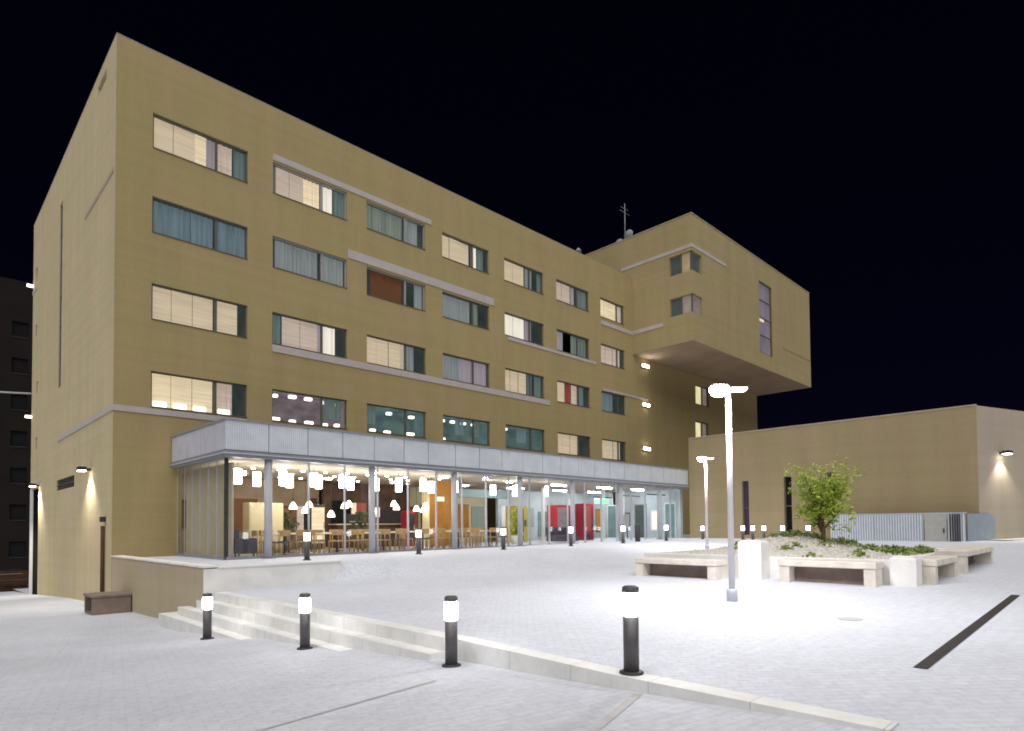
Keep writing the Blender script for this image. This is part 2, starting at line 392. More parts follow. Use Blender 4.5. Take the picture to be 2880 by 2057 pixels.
# steps at the low corner of the plaza
st = thing('stone_steps', 'pale stone steps tapering up from the street to the corner of the plaza', 'steps', (0,-12,-.5))
for k, (xe, z, ye) in enumerate([(.24,.062,-9.18),(-.02,-.13,-8.7),(-.26,-.33,-8.1),(-.50,-.53,-7.4)]):
    m = MB()
    e = [(xe, -18.02-.02*k), (xe+.0, -15), (xe, -9.4)]
    if k == 0: pts = [(.24,-18.02),(.62,-18.02),(.62,ye),(.24,ye)]
    else: pts = [(xe,-18.02-.02*k),(.30-.01*k,-18.02-.02*k),(.30-.01*k,-9.16-.005*k),(-.004,-9.16-.005*k),(-.004,ye),(xe,ye)]
    m.prism(pts, -1.6, z)
    m.build('step', M['stone'], st)
# joints and drains in the paving
def strip(name, a, b, w, zf, mat, lift, label, cat, kind=None):
    d = Vector((b[0]-a[0], b[1]-a[1])); n = Vector((-d.y, d.x)).normalized()*w/2; m = MB(); K = 12
    for i in range(K):
        p = Vector(a)+d*i/K; q = Vector(a)+d*(i+1)/K
        m.quad(*[(v.x, v.y, zf(v.x, v.y)+lift) for v in (p-n, q-n, q+n, p+n)])
    o = m.build(name, mat)
    return tag(o, label, cat, kind=kind)
strip('paving_joint', (.02,-21.35), (-4.3,-22.75), .09, lambda x, y: zs(y), M['joint'], .006, None, None, 'structure')
strip('paving_joint', (-3.3,-19.5), (-.75,-19.12), .05, lambda x, y: zs(y), M['joint'], .006, None, None, 'structure')
dr = strip('drain_channel', (2.30,-23.22), (9.2,-23.22), .13, lambda x, y: P(x), M['drain'], .006, 'long dark iron drain channel set in the plaza at the right edge', 'drain')
mh = MB(); mh.lathe(4.95, -21.76, [(.17, P(4.95)-.01), (.17, P(4.95)+.008), (.15, P(4.95)+.010)], 24)
tag(mh.build('manhole_cover', M['joint']), 'small round grey cover flush in the paving right of the lamp post', 'manhole cover')

# ---------------------------------------------------------------- walls with openings
def holed_wall(mb, org, ud, nd, u0, u1, v0, v1, holes, depth=.22, mi=0, skip_edge=True):
    """vertical wall in plane org + u*ud + v*z ; nd = outward normal ; holes = [(a,b,c,d)] ; reveals go inward"""
    us = sorted(set([u0,u1]+[h[0] for h in holes]+[h[1] for h in holes])); vs = sorted(set([v0,v1]+[h[2] for h in holes]+[h[3] for h in holes]))
    o = Vector(org); U = Vector(ud); Z = Vector((0,0,1)); Nn = Vector(nd)
    flip = U.cross(Z).dot(Nn) < 0
    def q(a, b, c, d):
        if flip: mb.quad(d, c, b, a, mi)
        else: mb.quad(a, b, c, d, mi)
    def p(u, v, w=0): return o+U*u+Z*v-Nn*w
    for i in range(len(us)-1):
        for j in range(len(vs)-1):
            uc, vc = (us[i]+us[i+1])/2, (vs[j]+vs[j+1])/2
            if any(h[0] < uc < h[1] and h[2] < vc < h[3] for h in holes): continue
            q(p(us[i],vs[j]), p(us[i+1],vs[j]), p(us[i+1],vs[j+1]), p(us[i],vs[j+1]))
    for (a, b, c, d) in holes:
        q(p(a,c), p(b,c), p(b,c,depth), p(a,c,depth)); q(p(a,d,depth), p(b,d,depth), p(b,d), p(a,d))
        if a > u0: q(p(a,c,depth), p(a,d,depth), p(a,d), p(a,c))
        if b < u1: q(p(b,c), p(b,d), p(b,d,depth), p(b,c,depth))

# ---------------------------------------------------------------- main building
bld = thing('residence_building', 'large olive-beige five-storey building with four rows of wide lit windows', 'building', (0,0,0))
WX = [1.16+4.43*i for i in range(7)]
WW = [3.42,3.42,3.36,3.25,3.25,3.2,2.7]
RZ = [(15.46,16.78),(12.35,13.68),(9.17,10.50),(5.98,7.30)]
holes = [(WX[i], WX[i]+WW[i], a, b) for (a, b) in RZ for i in range(7)]
wall = MB()
holed_wall(wall, (0,0,0), (1,0,0), (0,-1,0), 0, 31.45, .55, 19.05, holes+[(2.2,29.2,.66,3.80)], .25)
stair = [(40.15,42.35,11.25,12.85),(40.05,42.2,8.35,9.9)]
holed_wall(wall, (0,0,0), (1,0,0), (0,-1,0), 31.45, 51.5, .55, 13.58, stair, .25)
slots = [(17.75,18.35,15.6,16.25),(17.6,18.2,12.35,13.0),(17.1,17.7,9.1,9.75),(17.1,17.7,6.0,6.65)]
lholes = [(16.35,19.1,-2.5,3.86),(10.12,10.92,8.25,17.05),(6.70,10.95,3.42,3.92),(1.5,2.9,18.25,18.62)] + slots
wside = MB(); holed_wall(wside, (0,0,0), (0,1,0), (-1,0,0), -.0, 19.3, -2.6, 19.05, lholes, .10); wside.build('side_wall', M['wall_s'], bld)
wall.quad((0,19.3,-2.6),(0,19.3,19.05),(51.5,19.3,19.05),(51.5,19.3,-2.6))
wall.quad((51.5,0,.55),(51.5,19.3,.55),(51.5,19.3,13.58),(51.5,0,13.58))
wallo = wall.build('wall', M['wall'], bld)
m = MB(); m.box(.3,31.4,.3,19.0,18.3,18.6); m.box(0,31.44,.0,.3,19.052,19.10); m.box(0,.3,.3,19.3,19.052,19.10); m.build('roof', M['roof'], bld)
# raised pale bands
def band(x0, x1, z0, z1, y=-.035): 
    m = MB(); m.box(x0, x1, y, .002, z0, z1); return m
for (x0, x1, z0, z1) in [(5.6,13.75,16.86,17.12),(9.05,18.05,13.78,14.18),(5.58,22.6,8.84,9.14),(19.1,27.2,12.12,12.30),(27.75,31.44,14.95,15.22),(27.9,33.2,10.54,10.68)]:
    band(x0, x1, z0, z1).build('facade_band', M['band'], bld)
m = MB(); m.box(0.0,4.55,-.035,.002,5.72,5.93); m.box(-.035,.0,-.035,10.6,5.72,5.93); m.build('facade_band', M['band'], bld)
m = MB(); m.box(-.02,.0,.2,5.0,14.2,14.36); m.build('facade_band', M['wall_d'], bld)
m = MB(); m.box(-.03,.0,17.6,19.3,15.0,15.2); m.build('facade_band', M['band'], bld)

def folds(mb, x0, x1, z0, z1, y, amp=.035, n=None):
    n = n or max(4, int((x1-x0)/.09))
    for i in range(n):
        a = x0+(x1-x0)*i/n; b = x0+(x1-x0)*(i+1)/n
        ya = y+(amp if i % 2 else -amp)*rnd.uniform(.5,1.1); yb = y+(amp if (i+1) % 2 else -amp)*rnd.uniform(.5,1.1)
        mb.quad((a,ya,z0),(b,yb,z0),(b,yb,z1),(a,ya,z1))
def make_window(x0, w, z0, z1, segs, room='room_d', lamps=(), mull=.655, parent=bld, pale=False, Y=0):
    x1 = x0+w; fr = MB(); t = .055; y0, y1 = Y+.09, Y+.17
    fr.box(x0,x1,y0,y1,z0,z0+t); fr.box(x0,x1,y0,y1,z1-t,z1); fr.box(x0,x0+t,y0,y1,z0+t,z1-t); fr.box(x1-t,x1,y0,y1,z0+t,z1-t)
    if mull:
        xm = x0+w*mull; fr.box(xm-.045,xm+.045,y0,y1,z0+t,z1-t)
    f = fr.build('window', M['frame_w'] if pale else M['frame'], parent)
    m = MB(); m.quad((x0+t,Y+.13,z0+t),(x1-t,Y+.13,z0+t),(x1-t,Y+.13,z1-t),(x0+t,Y+.13,z1-t)); m.build('pane', M['glass'], f)
    m = MB(); m.box(x0+.003,x1-.003,Y-.035,Y+.088,z0+.002,z0+.022); m.build('sill', M['frame'], f)
    m = MB(); D = Y+1.6     # the room behind the glass
    X0, X1, Z0, Z1 = x0-.02, x1+.02, z0-.02, z1+.02
    m.quad((X0,D,Z0),(X1,D,Z0),(X1,D,Z1),(X0,D,Z1)); m.quad((X0,Y+.25,Z0),(X1,Y+.25,Z0),(X1,D,Z0),(X0,D,Z0)); m.quad((X0,D,Z1),(X1,D,Z1),(X1,Y+.25,Z1),(X0,Y+.25,Z1))
    m.quad((X0,Y+.25,Z0),(X0,D,Z0),(X0,D,Z1),(X0,Y+.25,Z1)); m.quad((X1,D,Z0),(X1,Y+.25,Z0),(X1,Y+.25,Z1),(X1,D,Z1))
    m.build('room', M[room], f)
    for (a, b, mat, kind) in segs:
        m = MB(); A, B = x0+w*a, x0+w*b
        if kind == 'f': folds(m, A, B, z0+.03, z1-.03, Y+.28)
        elif kind == 'h': folds(m, A, B, z0+.42, z1-.03, Y+.28)   # raised from the sill
        else:
            k = max(1, round((B-A)/.75)); st_ = (B-A)/k       # panel blinds hung side by side
            for q in range(k):
                dy = rnd.uniform(0,.03); a2, b2 = A+st_*q, A+st_*(q+1)-(.012 if q < k-1 else 0); zb_ = z0+.02+(rnd.uniform(0,.05) if rnd.random() < .5 else 0)
                m.quad((a2,Y+.25+dy,zb_),(b2,Y+.25+dy+.01,zb_),(b2,Y+.25+dy+.01,z1-.02),(a2,Y+.25+dy,z1-.02))
        m.build('blind' if kind == 'b' else 'curtain', M[mat], f)
    for (u, v, lw) in lamps:
        m = MB(); xx = x0+w*u; zz = z0+(z1-z0)*v; m.box(xx-lw/2,xx+lw/2,Y+.42,Y+.60,zz-.065,zz+.065,0,.02); m.build('window_glow', M['tubelight'], f)
W1 = [
 [(.0,.44,'blind','b'),(.44,.56,'blind_y','b'),(.56,.66,'lilac','f'),(.66,.84,'blind_p','f'),(.86,1,'teal_c','f')],
 [(0,.07,'teal_c','f'),(.07,.42,'blind_p','b'),(.42,.64,'blind_y','f'),(.68,.83,'white_c','f'),(.84,1,'teal_c','f')],
 [(0,.64,'sage_c','f'),(.67,.9,'grey_c','f'),(.9,1,'room_d','b')],
 [(0,.62,'blind','b'),(.66,.78,'white_c','f'),(.8,.95,'teal_c','f')],
 [(0,.56,'blind','b'),(.58,.76,'grey_c','f'),(.9,1,'teal_c','f')],
 [(0,.5,'blind_p','b'),(.5,.62,'lilac','f'),(.66,1,'teal_c','f')],
 [(0,.8,'blind_y','b'),(.8,1,'blind_p','f')]]
W2 = [
 [(0,.4,'blue_c','f'),(.4,.64,'blue_c','f'),(.67,1,'blue_c','f')],
 [(0,.06,'room_d','b'),(.06,.62,'grey_c','f'),(.66,.98,'grey_c','f')],
 [(.1,.62,'rust_c','b'),(.84,1,'grey_c','f')],
 [(0,.64,'grey_c','f'),(.66,.82,'sage_c','f')],
 [(0,.56,'white_c','b'),(.56,.74,'lilac','f')],
 [(0,.28,'lilac','f'),(.5,.72,'sage_c','f'),(.72,1,'teal_c','f')],
 [(0,.9,'blind_p','b')]]
W3 = [
 [(0,.64,'blind','b'),(.66,.91,'blind','b')],
 [(0,.13,'teal_c','f'),(.15,.62,'blind_p','b'),(.62,.68,'lilac','f'),(.69,.86,'white_c','f')],
 [(0,.6,'blind','b'),(.6,.67,'blind_p','b'),(.68,.84,'grey_c','f')],
 [(0,.4,'grey_c','f'),(.4,1,'lilac','f')],
 [(0,.6,'blind','b'),(.62,.74,'blue_c','f'),(.8,1,'teal_c','f')],
 [(0,.3,'blind','b'),(.3,.5,'red_c','f'),(.5,.68,'blind_p','f'),(.74,.9,'teal_c','f')],
 [(.1,.6,'blue_c','f')]]
W4 = [
 [(0,.64,'blind_y','b'),(.66,.86,'blind_p','f')],
 [(.70,.95,'teal_c','h')], [(0,.2,'teal_c','h')], [(.3,.5,'blue_c','h'),(.7,.85,'teal_c','h')], [(.35,.6,'blue_c','h')],
 [(0,.68,'blind','b')], [(0,.86,'blind','b')]]
L4 = [[], [(.1,.88,.18),(.32,.92,.30),(.53,.92,.30),(.75,.88,.2),(.93,.86,.15),(.1,.14,.36),(.32,.12,.24),(.54,.14,.34),(.76,.13,.2),(.93,.16,.2)],  # low entries are glowing boxes for bright spots near the sill
      [(.45,.82,.24),(.84,.80,.26),(.18,.14,.24),(.42,.13,.3),(.82,.16,.4)], [(.1,.84,.24),(.32,.85,.26),(.54,.84,.26),(.76,.85,.2),(.1,.12,.3)],
      [(.12,.86,.3)], [], []]
for r, (rows_, (z0, z1)) in enumerate(zip((W1,W2,W3,W4), RZ)):
    for i in range(7):
        room = 'room_d'
        if r == 3: room = ('room_d','room_p','room_t','room_t','room_t','room_d','room_d')[i]
        if r == 1 and i == 5: room = 'black'
        make_window(WX[i], WW[i], z0, z1, rows_[i], room, L4[i] if r == 3 else (), .655 if i < 6 else .72, pale=(r in (0,1) and i in (1,2)))
# glowing boxes added along the sill of the bright first-floor window
for u in (.10,.30,.50,.76):
    m = MB(); xx = WX[0]+WW[0]*u; m.box(xx-.22,xx+.22,.19,.225,6.05,6.24,0,.01); m.build('sill_glow', M['tubelight'], bld)
for (a, b, c, d) in stair:
    fr = MB(); fr.box(a,b,.09,.17,c,c+.08); fr.box(a,b,.09,.17,d-.08,d); fr.box(a,a+.08,.09,.17,c+.08,d-.08); fr.box(b-.08,b,.09,.17,c+.08,d-.08); fr.box((a+b)/2+.1,(a+b)/2+.2,.09,.17,c+.08,d-.08)
    f = fr.build('window', M['frame'], bld)
    m = MB(); m.quad((a,.24,c),((a+b)/2+.15,.24,c),((a+b)/2+.15,.24,d),(a,.24,d)); m.build('pane', M['winlit'], f)
    m = MB(); m.quad(((a+b)/2+.15,.24,c),(b,.24,c),(b,.24,d),((a+b)/2+.15,.24,d)); m.build('pane', M['winlit_g'], f)
for z in (13.0,10.18,7.02):
    s = MB(); s.box(32.40,33.25,-.12,0.001,z-.13,z+.13,0,.02); l = s.build('wall_light', M['column'], bld)
    s = MB(); s.box(32.44,33.21,-.17,-.122,z-.09,z+.09,0,.02); s.build('diffuser', M['slotlight'], l)
# openings in the left facade
def side_panel(y0, y1, z0, z1, x, mat, name, parent=bld):
    m = MB(); m.quad((x,y1,z0),(x,y0,z0),(x,y0,z1),(x,y1,z1)); return m.build(name, mat, parent)
sw = side_panel(10.12,10.92,8.25,17.05,.10,M['purple_g'],'slit_window')
m = MB()
for k in range(1,6): m.box(.05,.09,10.12,10.92,8.25+8.8*k/6-.03,8.25+8.8*k/6+.03)
m.box(.05,.09,10.12,10.17,8.25,17.05); m.box(.05,.09,10.87,10.92,8.25,17.05); m.build('frame', M['frame'], sw)
for s_ in slots:
    f = side_panel(s_[0],s_[1],s_[2],s_[3],.09,M['room_d'],'small_window')
side_panel(1.5,2.9,18.25,18.62,.09,M['wall_b'],'roof_slot')
ve = side_panel(6.7,10.95,3.42,3.92,.10,M['dark'],'vent_opening')
m = MB()
for k in range(9): m.box(.04,.09,6.9+k*.48,6.95+k*.48,3.42,3.92)
m.box(.02,.04,6.7,10.95,3.64,3.68); m.build('grille', M['frame'], ve)
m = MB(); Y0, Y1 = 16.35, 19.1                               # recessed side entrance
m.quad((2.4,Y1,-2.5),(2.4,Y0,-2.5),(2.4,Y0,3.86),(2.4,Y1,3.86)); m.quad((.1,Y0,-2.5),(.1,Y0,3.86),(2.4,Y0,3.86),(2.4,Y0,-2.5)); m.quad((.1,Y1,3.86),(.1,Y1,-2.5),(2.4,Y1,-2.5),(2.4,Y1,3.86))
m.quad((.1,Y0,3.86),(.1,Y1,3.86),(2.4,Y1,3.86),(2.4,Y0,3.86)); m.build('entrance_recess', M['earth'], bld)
m = MB(); m.box(-.05,.09,18.88,19.02,-2.2,3.86); m.build('entrance_post', M['white'], bld)
m = MB(); m.box(2.30,2.36,16.9,18.6,-2.1,.6); d_ = m.build('door', M['room_d'], bld); m = MB(); m.box(2.22,2.30,17.0,17.05,-1.1,-.6); m.build('handle', M['column'], d_)
# downpipe and wall lamps on the left facade
m = MB(); m.tube([(-.08,.98,-1.05),(-.08,.98,1.72)], .065, 10); dp = m.build('downpipe', M['brown'], bld)
m = MB(); m.box(-.16,0,.88,1.08,1.86,2.05,0,.02); m.build('bracket', M['dark'], dp)
def wall_lamp(name, label, loc, head_dir, energy, parent=None, group='wall lamps washing the facades', spread=60):
    t = thing(name, label, 'wall lamp', loc, group); x, y, z = loc; dx, dy = head_dir
    ax = math.atan2(dy, dx)
    m = MB(); m.rbox((x+dx*.10,y+dy*.10), ax, .10, .05, z-.05, z+.05); m.build('arm', M['dark'], t)
    m = MB(); m.rbox((x+dx*.30,y+dy*.30), ax, .13, .20, z-.05, z+.09); m.build('head', M['dark'], t)
    m = MB(); m.rbox((x+dx*.30,y+dy*.30), ax, .115, .18, z-.075, z-.051); m.build('lens', M['walllamp'], t)
    l = bpy.data.lights.new('wall_lamp_light','SPOT'); l.energy = energy; l.spot_size = R(spread*2); l.spot_blend = .6; l.shadow_soft_size = .08; l.color = (1,.93,.80)
    o = bpy.data.objects.new('wall_lamp_light', l); COL.objects.link(o); o.location = (x+dx*.30,y+dy*.30,z-.10); o.parent = t
    o.matrix_parent_inverse = Matrix.Translation(-Vector(loc)); return t
wall_lamp('wall_lamp','dark wall lamp near the building corner, lighting the pale side wall beside the vent', (0,3.45,3.9), (-1,0), 420)
wall_lamp('wall_lamp','wall lamp above the recessed entrance at the far left end of the side wall', (0,16.0,3.95), (-1,0), 900)
for k, z in enumerate((15.5,8.0)):
    m = MB(); m.box(-.30,-.001,19.15,19.29,z-.05,z+.09,0,.02); o = m.build('side_lamp', M['farlight'], bld)

# ---------------------------------------------------------------- cantilevered tower block
tw = thing('tower_block', 'cantilevered box tower jutting out over the right end of the main building', 'building', (31.45,-4.68,13.6))
TX0, TX1, TY0, TY1, TZ0, TZ1 = 31.45, 52.0, -4.68, 12.0, 13.6, 22.0
w = MB()
holed_wall(w, (TX0,0,0), (0,1,0), (-1,0,0), TY0, TY1, TZ0, TZ1, [(TY0,-3.0,18.25,19.55),(TY0,-3.0,15.5,16.7)], .25)
holed_wall(w, (0,TY0,0), (1,0,0), (0,-1,0), TX0, TX1, TZ0, TZ1, [(TX0,32.75,18.25,19.55),(TX0,32.75,15.5,16.7),(41.6,43.95,14.75,20.35)], .25)
w.quad((TX1,TY0,TZ0),(TX1,TY1,TZ0),(TX1,TY1,TZ1),(TX1,TY0,TZ1)); w.quad((TX1,TY1,TZ0),(TX0,TY1,TZ0),(TX0,TY1,TZ1),(TX1,TY1,TZ1))
w.build('wall', M['wall_b'], tw)
m = MB(); m.quad((TX0,TY1,TZ0),(TX1,TY1,TZ0),(TX1,TY0,TZ0),(TX0,TY0,TZ0)); m.build('soffit', M['soffit'], tw)
m = MB(); m.box(TX0+.3,TX1-.3,TY0+.3,TY1-.3,21.4,21.6); m.build('roof', M['roof'], tw)
m = MB(); m.box(TX0-.03,TX0-.001,TY0-.03,.9,19.78,20.0); m.box(TX0-.001,36.2,TY0-.03,TY0-.001,19.78,20.0); m.build('facade_band', M['band'], tw)
m = MB(); m.box(TX0-.03,TX0-.001,-2.45,-.06,15.0,15.27); m.build('facade_band', M['band'], tw)
m = MB(); m.box(46.0,51.9,TY0-.03,TY0-.001,15.9,16.0); m.build('facade_band', M['wall_b'], tw)
for (z0, z1, lit, side) in [(18.25,19.55,'winlit_d','room_d'),(15.5,16.7,'winlit_g','room_p')]:
    f = MB(); f.box(TX0+.02,TX0+.10,TY0+.02,TY0+.10,z0,z1); f.box(TX0+.02,TX0+.10,-3.9,-3.84,z0,z1); fo = f.build('corner_window', M['frame'], tw)
    m = MB(); m.quad((TX0+.2,-3.84,z0),(TX0+.2,TY0+.1,z0),(TX0+.2,TY0+.1,z1),(TX0+.2,-3.84,z1)); m.build('pane', M[lit], fo)
    m = MB(); m.quad((TX0+.22,-3.0,z0),(TX0+.22,-3.84,z0),(TX0+.22,-3.84,z1),(TX0+.22,-3.0,z1)); m.build('pane', M['room_d'], fo)
    m = MB(); m.quad((TX0+.1,TY0+.2,z0),(32.75,TY0+.2,z0),(32.75,TY0+.2,z1),(TX0+.1,TY0+.2,z1)); m.build('pane', M[side], fo)
f = MB()
f.box(41.6,41.68,TY0+.05,TY0+.12,14.75,20.35); f.box(43.87,43.95,TY0+.05,TY0+.12,14.75,20.35)
for k in range(0,5): f.box(41.68,43.87,TY0+.05,TY0+.12,14.75+k*1.38,14.83+k*1.38)
fo = f.build('tall_window', M['frame'], tw)
m = MB(); m.quad((41.6,TY0+.2,14.75),(43.95,TY0+.2,14.75),(43.95,TY0+.2,20.35),(41.6,TY0+.2,20.35)); m.build('pane', M['purple_g'], fo)
m = MB(); m.box(41.7,42.7,TY0+.13,TY0+.17,17.32,17.52); m.build('window_glow', M['blind_y'], fo)

m = MB(); m.box(TX0-.03,TX1+.03,TY0-.03,TY0+.25,TZ1+.001,TZ1+.06); m.box(TX0-.03,TX0+.25,TY0+.251,TY1,TZ1+.001,TZ1+.06); m.build('coping', M['cop'], tw)
# roof aerials
an = thing('roof_aerial', 'thin aerial mast with small dishes on the roof left of the tower', 'aerial', (32.2,.9,22.0))
m = MB(); m.tube([(33.0,1.6,22.0),(33.0,1.6,25.6)], [.05,.025], 8); m.tube([(32.4,1.6,24.9),(33.6,1.6,24.9)], .02, 6); m.tube([(32.55,1.6,25.2),(33.45,1.6,25.2)], .02, 6); m.build('mast', M['grey'], an)
for (yy, zz) in ((1.15,23.0),(2.0,22.6)):
    m = MB(); K = 16
    for k in range(3):
        r0, r1 = .13*k, .13*(k+1)
        for i in range(K):
            a, b = 2*math.pi*i/K, 2*math.pi*(i+1)/K; e = lambda r: -.35+.9*r*r
            m.quad((33+e(r0),yy+r0*math.cos(a),zz+r0*math.sin(a)),(33+e(r1),yy+r1*math.cos(a),zz+r1*math.sin(a)),(33+e(r1),yy+r1*math.cos(b),zz+r1*math.sin(b)),(33+e(r0),yy+r0*math.cos(b),zz+r0*math.sin(b)))
    m.tube([(33-.3,yy,zz),(33,1.6,zz-.2)], .02, 6); m.build('dish', M['grey'], an)
an2 = thing('roof_vent', 'small roof flue standing on the roof edge left of the tower', 'roof vent', (28.7,1.6,18.6))
m = MB(); m.lathe(29.2,3.0,[(.09,18.6),(.09,21.2)],10); m.build('pipe', M['grey'], an2)
m = MB(); m.lathe(29.2,3.0,[(.22,21.2),(.22,21.3),(.06,21.5)],12); m.build('cowl', M['grey'], an2)

# ---------------------------------------------------------------- low right building
lb = thing('low_building', 'low blank beige building closing the right side of the plaza', 'building', (29.4,-10,.7))
w = MB(); dv = Vector((.94,-.335,0)).normalized(); nv = Vector((dv.y,-dv.x,0))
slit = [(8.72,9.12,.95,4.05),(11.1,11.52,.95,4.15),(13.35,13.75,1.9,4.25)]
holed_wall(w, (29.4,0,0), (0,-1,0), (-1,0,0), 5.36, 19.75, .4, 6.85, slit, .3)
w.quad((60,-5.36,.4),(29.4,-5.36,.4),(29.4,-5.36,6.85),(60,-5.36,6.85))
w.build('wall', M['wall_c'], lb)
m = MB(); m.box(29.37,29.65,-19.75,-5.37,6.851,6.91); m.build('coping', M['cop'], lb)
A = Vector((29.4,-19.75,0)); B = A+dv*30
w = MB(); w.quad((A.x,A.y,.3),(B.x,B.y,.3),(B.x,B.y,6.85),(A.x,A.y,6.85)); w.build('end_wall', M['wall_d'], lb)
m = MB(); m.prism([(29.7,-5.6),(29.7,-19.4),(B.x,B.y+.6),(60,-5.6)][::-1], 6.3, 6.6); m.build('roof', M['roof'], lb)
for (a, b, c, d) in slit:
    m = MB(); m.quad((29.62,-a,c),(29.62,-b,c),(29.62,-b,d),(29.62,-a,d)); f = m.build('slit_window', M['black'] if a > 9 else M['purple_d'], lb)
    m = MB(); m.box(29.5,29.6,-b,-b+.05,c,d); m.box(29.5,29.6,-a-.05,-a,c,d); m.box(29.5,29.6,-b+.05,-a-.05,(c+d)/2-.03,(c+d)/2+.03); m.build('frame', M['frame'], f)
lp = A+dv*1.75
wall_lamp('wall_lamp','wall lamp throwing a beam down the pale angled wall at the right edge', (lp.x,lp.y,4.75), (-nv.x*-1,-nv.y*-1) if nv.y < 0 else (-nv.x,-nv.y), 260, spread=50)
m = MB(); a0 = A+dv*0.2; m.quad((a0.x-.25,a0.y-.9,P(29)+.05),(B.x-.25,B.y-.9,P(29)+.05),(B.x,B.y,P(29)+.05),(a0.x,a0.y,P(29)+.05)); tag(m.build('pavement', M['stone']), None, None, kind='structure')

M['fence_door'] = diffuse('fence_door', (.42,.42,.40), .6, .1, 3)
M['fence_b'] = diffuse('fence_backing', (.42,.44,.51), .6, .15, 3)
# ribbed metal fence before the low building
fe = thing('ribbed_fence', 'pale ribbed metal fence with a grey door in front of the low building', 'fence', (28.4,-16.5,.6))
for (ya, yb) in ((-13.8,-15.8),(-15.8,-17.82),(-18.74,-19.40)):
    m = MB(); m.box(28.38,28.42,yb+.01,ya,.55,1.96,1); y = ya
    while y > yb+.1:
        m.box(28.335,28.379,y-.06,y-.015,.55,1.96); y -= .11
    m.build('ribbed_panel', [M['metal'], M['fence_b']], fe)
m = MB(); m.box(28.36,28.44,-19.44,-13.78,1.962,2.02); m.build('rail', M['column'], fe)
m = MB(); m.box(28.33,28.41,-18.70,-17.86,.62,1.74); m.box(28.36,28.42,-18.73,-17.83,1.741,1.96); dd = m.build('door', M['fence_door'], fe); m = MB(); m.box(28.27,28.329,-18.62,-18.58,1.1,1.3); m.build('handle', M['dark'], dd)
m = MB()
for k in range(5): m.box(28.28,28.34,-19.22+k*.09,-19.18+k*.09,.6,1.95)
m.build('bar_grille', M['dark'], fe)
m = MB(); q0 = Vector((28.42,-19.46)); 
for k in range(14):
    c = q0+Vector((dv.x,dv.y))*(.075+.15*k); h = 1.96-.02*max(0,k-9)**1.5; m.rbox((c.x,c.y), math.atan2(dv.y,dv.x), .07, .02, .55, h)
m.build('end_panel', diffuse('blue_grey_panel', (.27,.32,.37), .6, .08, 2), fe)

# ---------------------------------------------------------------- glass pavilion (cafe front)
pv = thing('glass_pavilion', 'single-storey glass cafe front with a pale metal canopy along the main building', 'pavilion', (15.6,-2.6,.6))
CX0, CX1, CY = 1.85, 29.38, -5.3
m = MB(); m.box(CX0+.03,CX1,CY+.03,-.04,3.99,4.90); m.build('canopy', M['grey'], pv)
seams = [1.85,3.2,4.53,5.82,7.09,8.39,9.53,10.9]
while seams[-1] < 28.4: seams.append(seams[-1]+1.31)
seams[-1] = CX1
for a, b in zip(seams, seams[1:]):
    m = MB(); m.box(a+.016,b-.016,CY,CY+.028,4.02,4.92); m.build('canopy_panel', M['mesh'], pv)
ysd = [-5.3,-4.4,-3.1,-1.8,-.04]
for a, b in zip(ysd, ysd[1:]):
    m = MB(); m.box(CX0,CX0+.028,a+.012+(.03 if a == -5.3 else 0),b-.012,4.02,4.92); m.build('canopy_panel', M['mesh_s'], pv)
m = MB(); m.box(CX0-.04,CX1,CY-.04,-.042,4.922,4.97); m.build('canopy_coping', M['grey'], pv)
m = MB(); m.box(CX0-.05,CX1,CY-.05,-.042,3.93,3.988); m.box(CX0-.02,CX1,CY-.02,-.043,3.80,3.885); m.build('canopy_gutter', M['grey'], pv)
m = MB(); m.box(CX0-.06,CX1,CY-.06,-.044,3.887,3.928); m.build('canopy_trim', M['column'], pv)
colx = [3.26,7.1,10.97,14.8,18.5,22.55,26.4]
for x in colx:
    m = MB(); m.lathe(x,-5.12,[(.12,T(x)),(.12,3.8)],18); c = m.build('column', M['column'], pv)
    m = MB(); m.box(x-.17,x+.17,-5.29,-4.95,T(x),T(x)+.03); m.build('base_plate', M['grey'], c)
GX0, GY = 2.05, -4.85
# front glazing : one pane and mullion per bay
mx = [GX0+1.365*k for k in range(21)]
for a, b in zip(mx, mx[1:]):
    m = MB(); m.quad((a,GY,.66),(b,GY,.66),(b,GY,3.8),(a,GY,3.8)); m.build('pane', M['glass_c'], pv)
for k, a in enumerate(mx):
    m = MB(); wv = .05 if k == 0 else .016; m.box(a-wv,a+wv,GY-.05,GY+.05,.70,3.8); m.build('mullion', M['dark'] if k == 0 else M['column'], pv)
m = MB(); m.box(GX0,CX1,GY-.06,GY+.06,.60,.70); m.box(GX0-.06,GX0+.06,GY+.06,-.05,.60,.70); m.build('glazing_sill', M['grey'], pv)
my = [GY+i*(abs(GY)-.06)/6 for i in range(7)]
for a, b in zip(my, my[1:]):
    m = MB(); m.quad((GX0,b,.66),(GX0,a,.66),(GX0,a,3.8),(GX0,b,3.8)); m.build('pane', M['glass_c'], pv)
for a in my[1:]:
    m = MB(); m.box(GX0-.012,GX0+.012,a-.014,a+.014,.70,3.8); m.build('mullion', M['column'], pv)
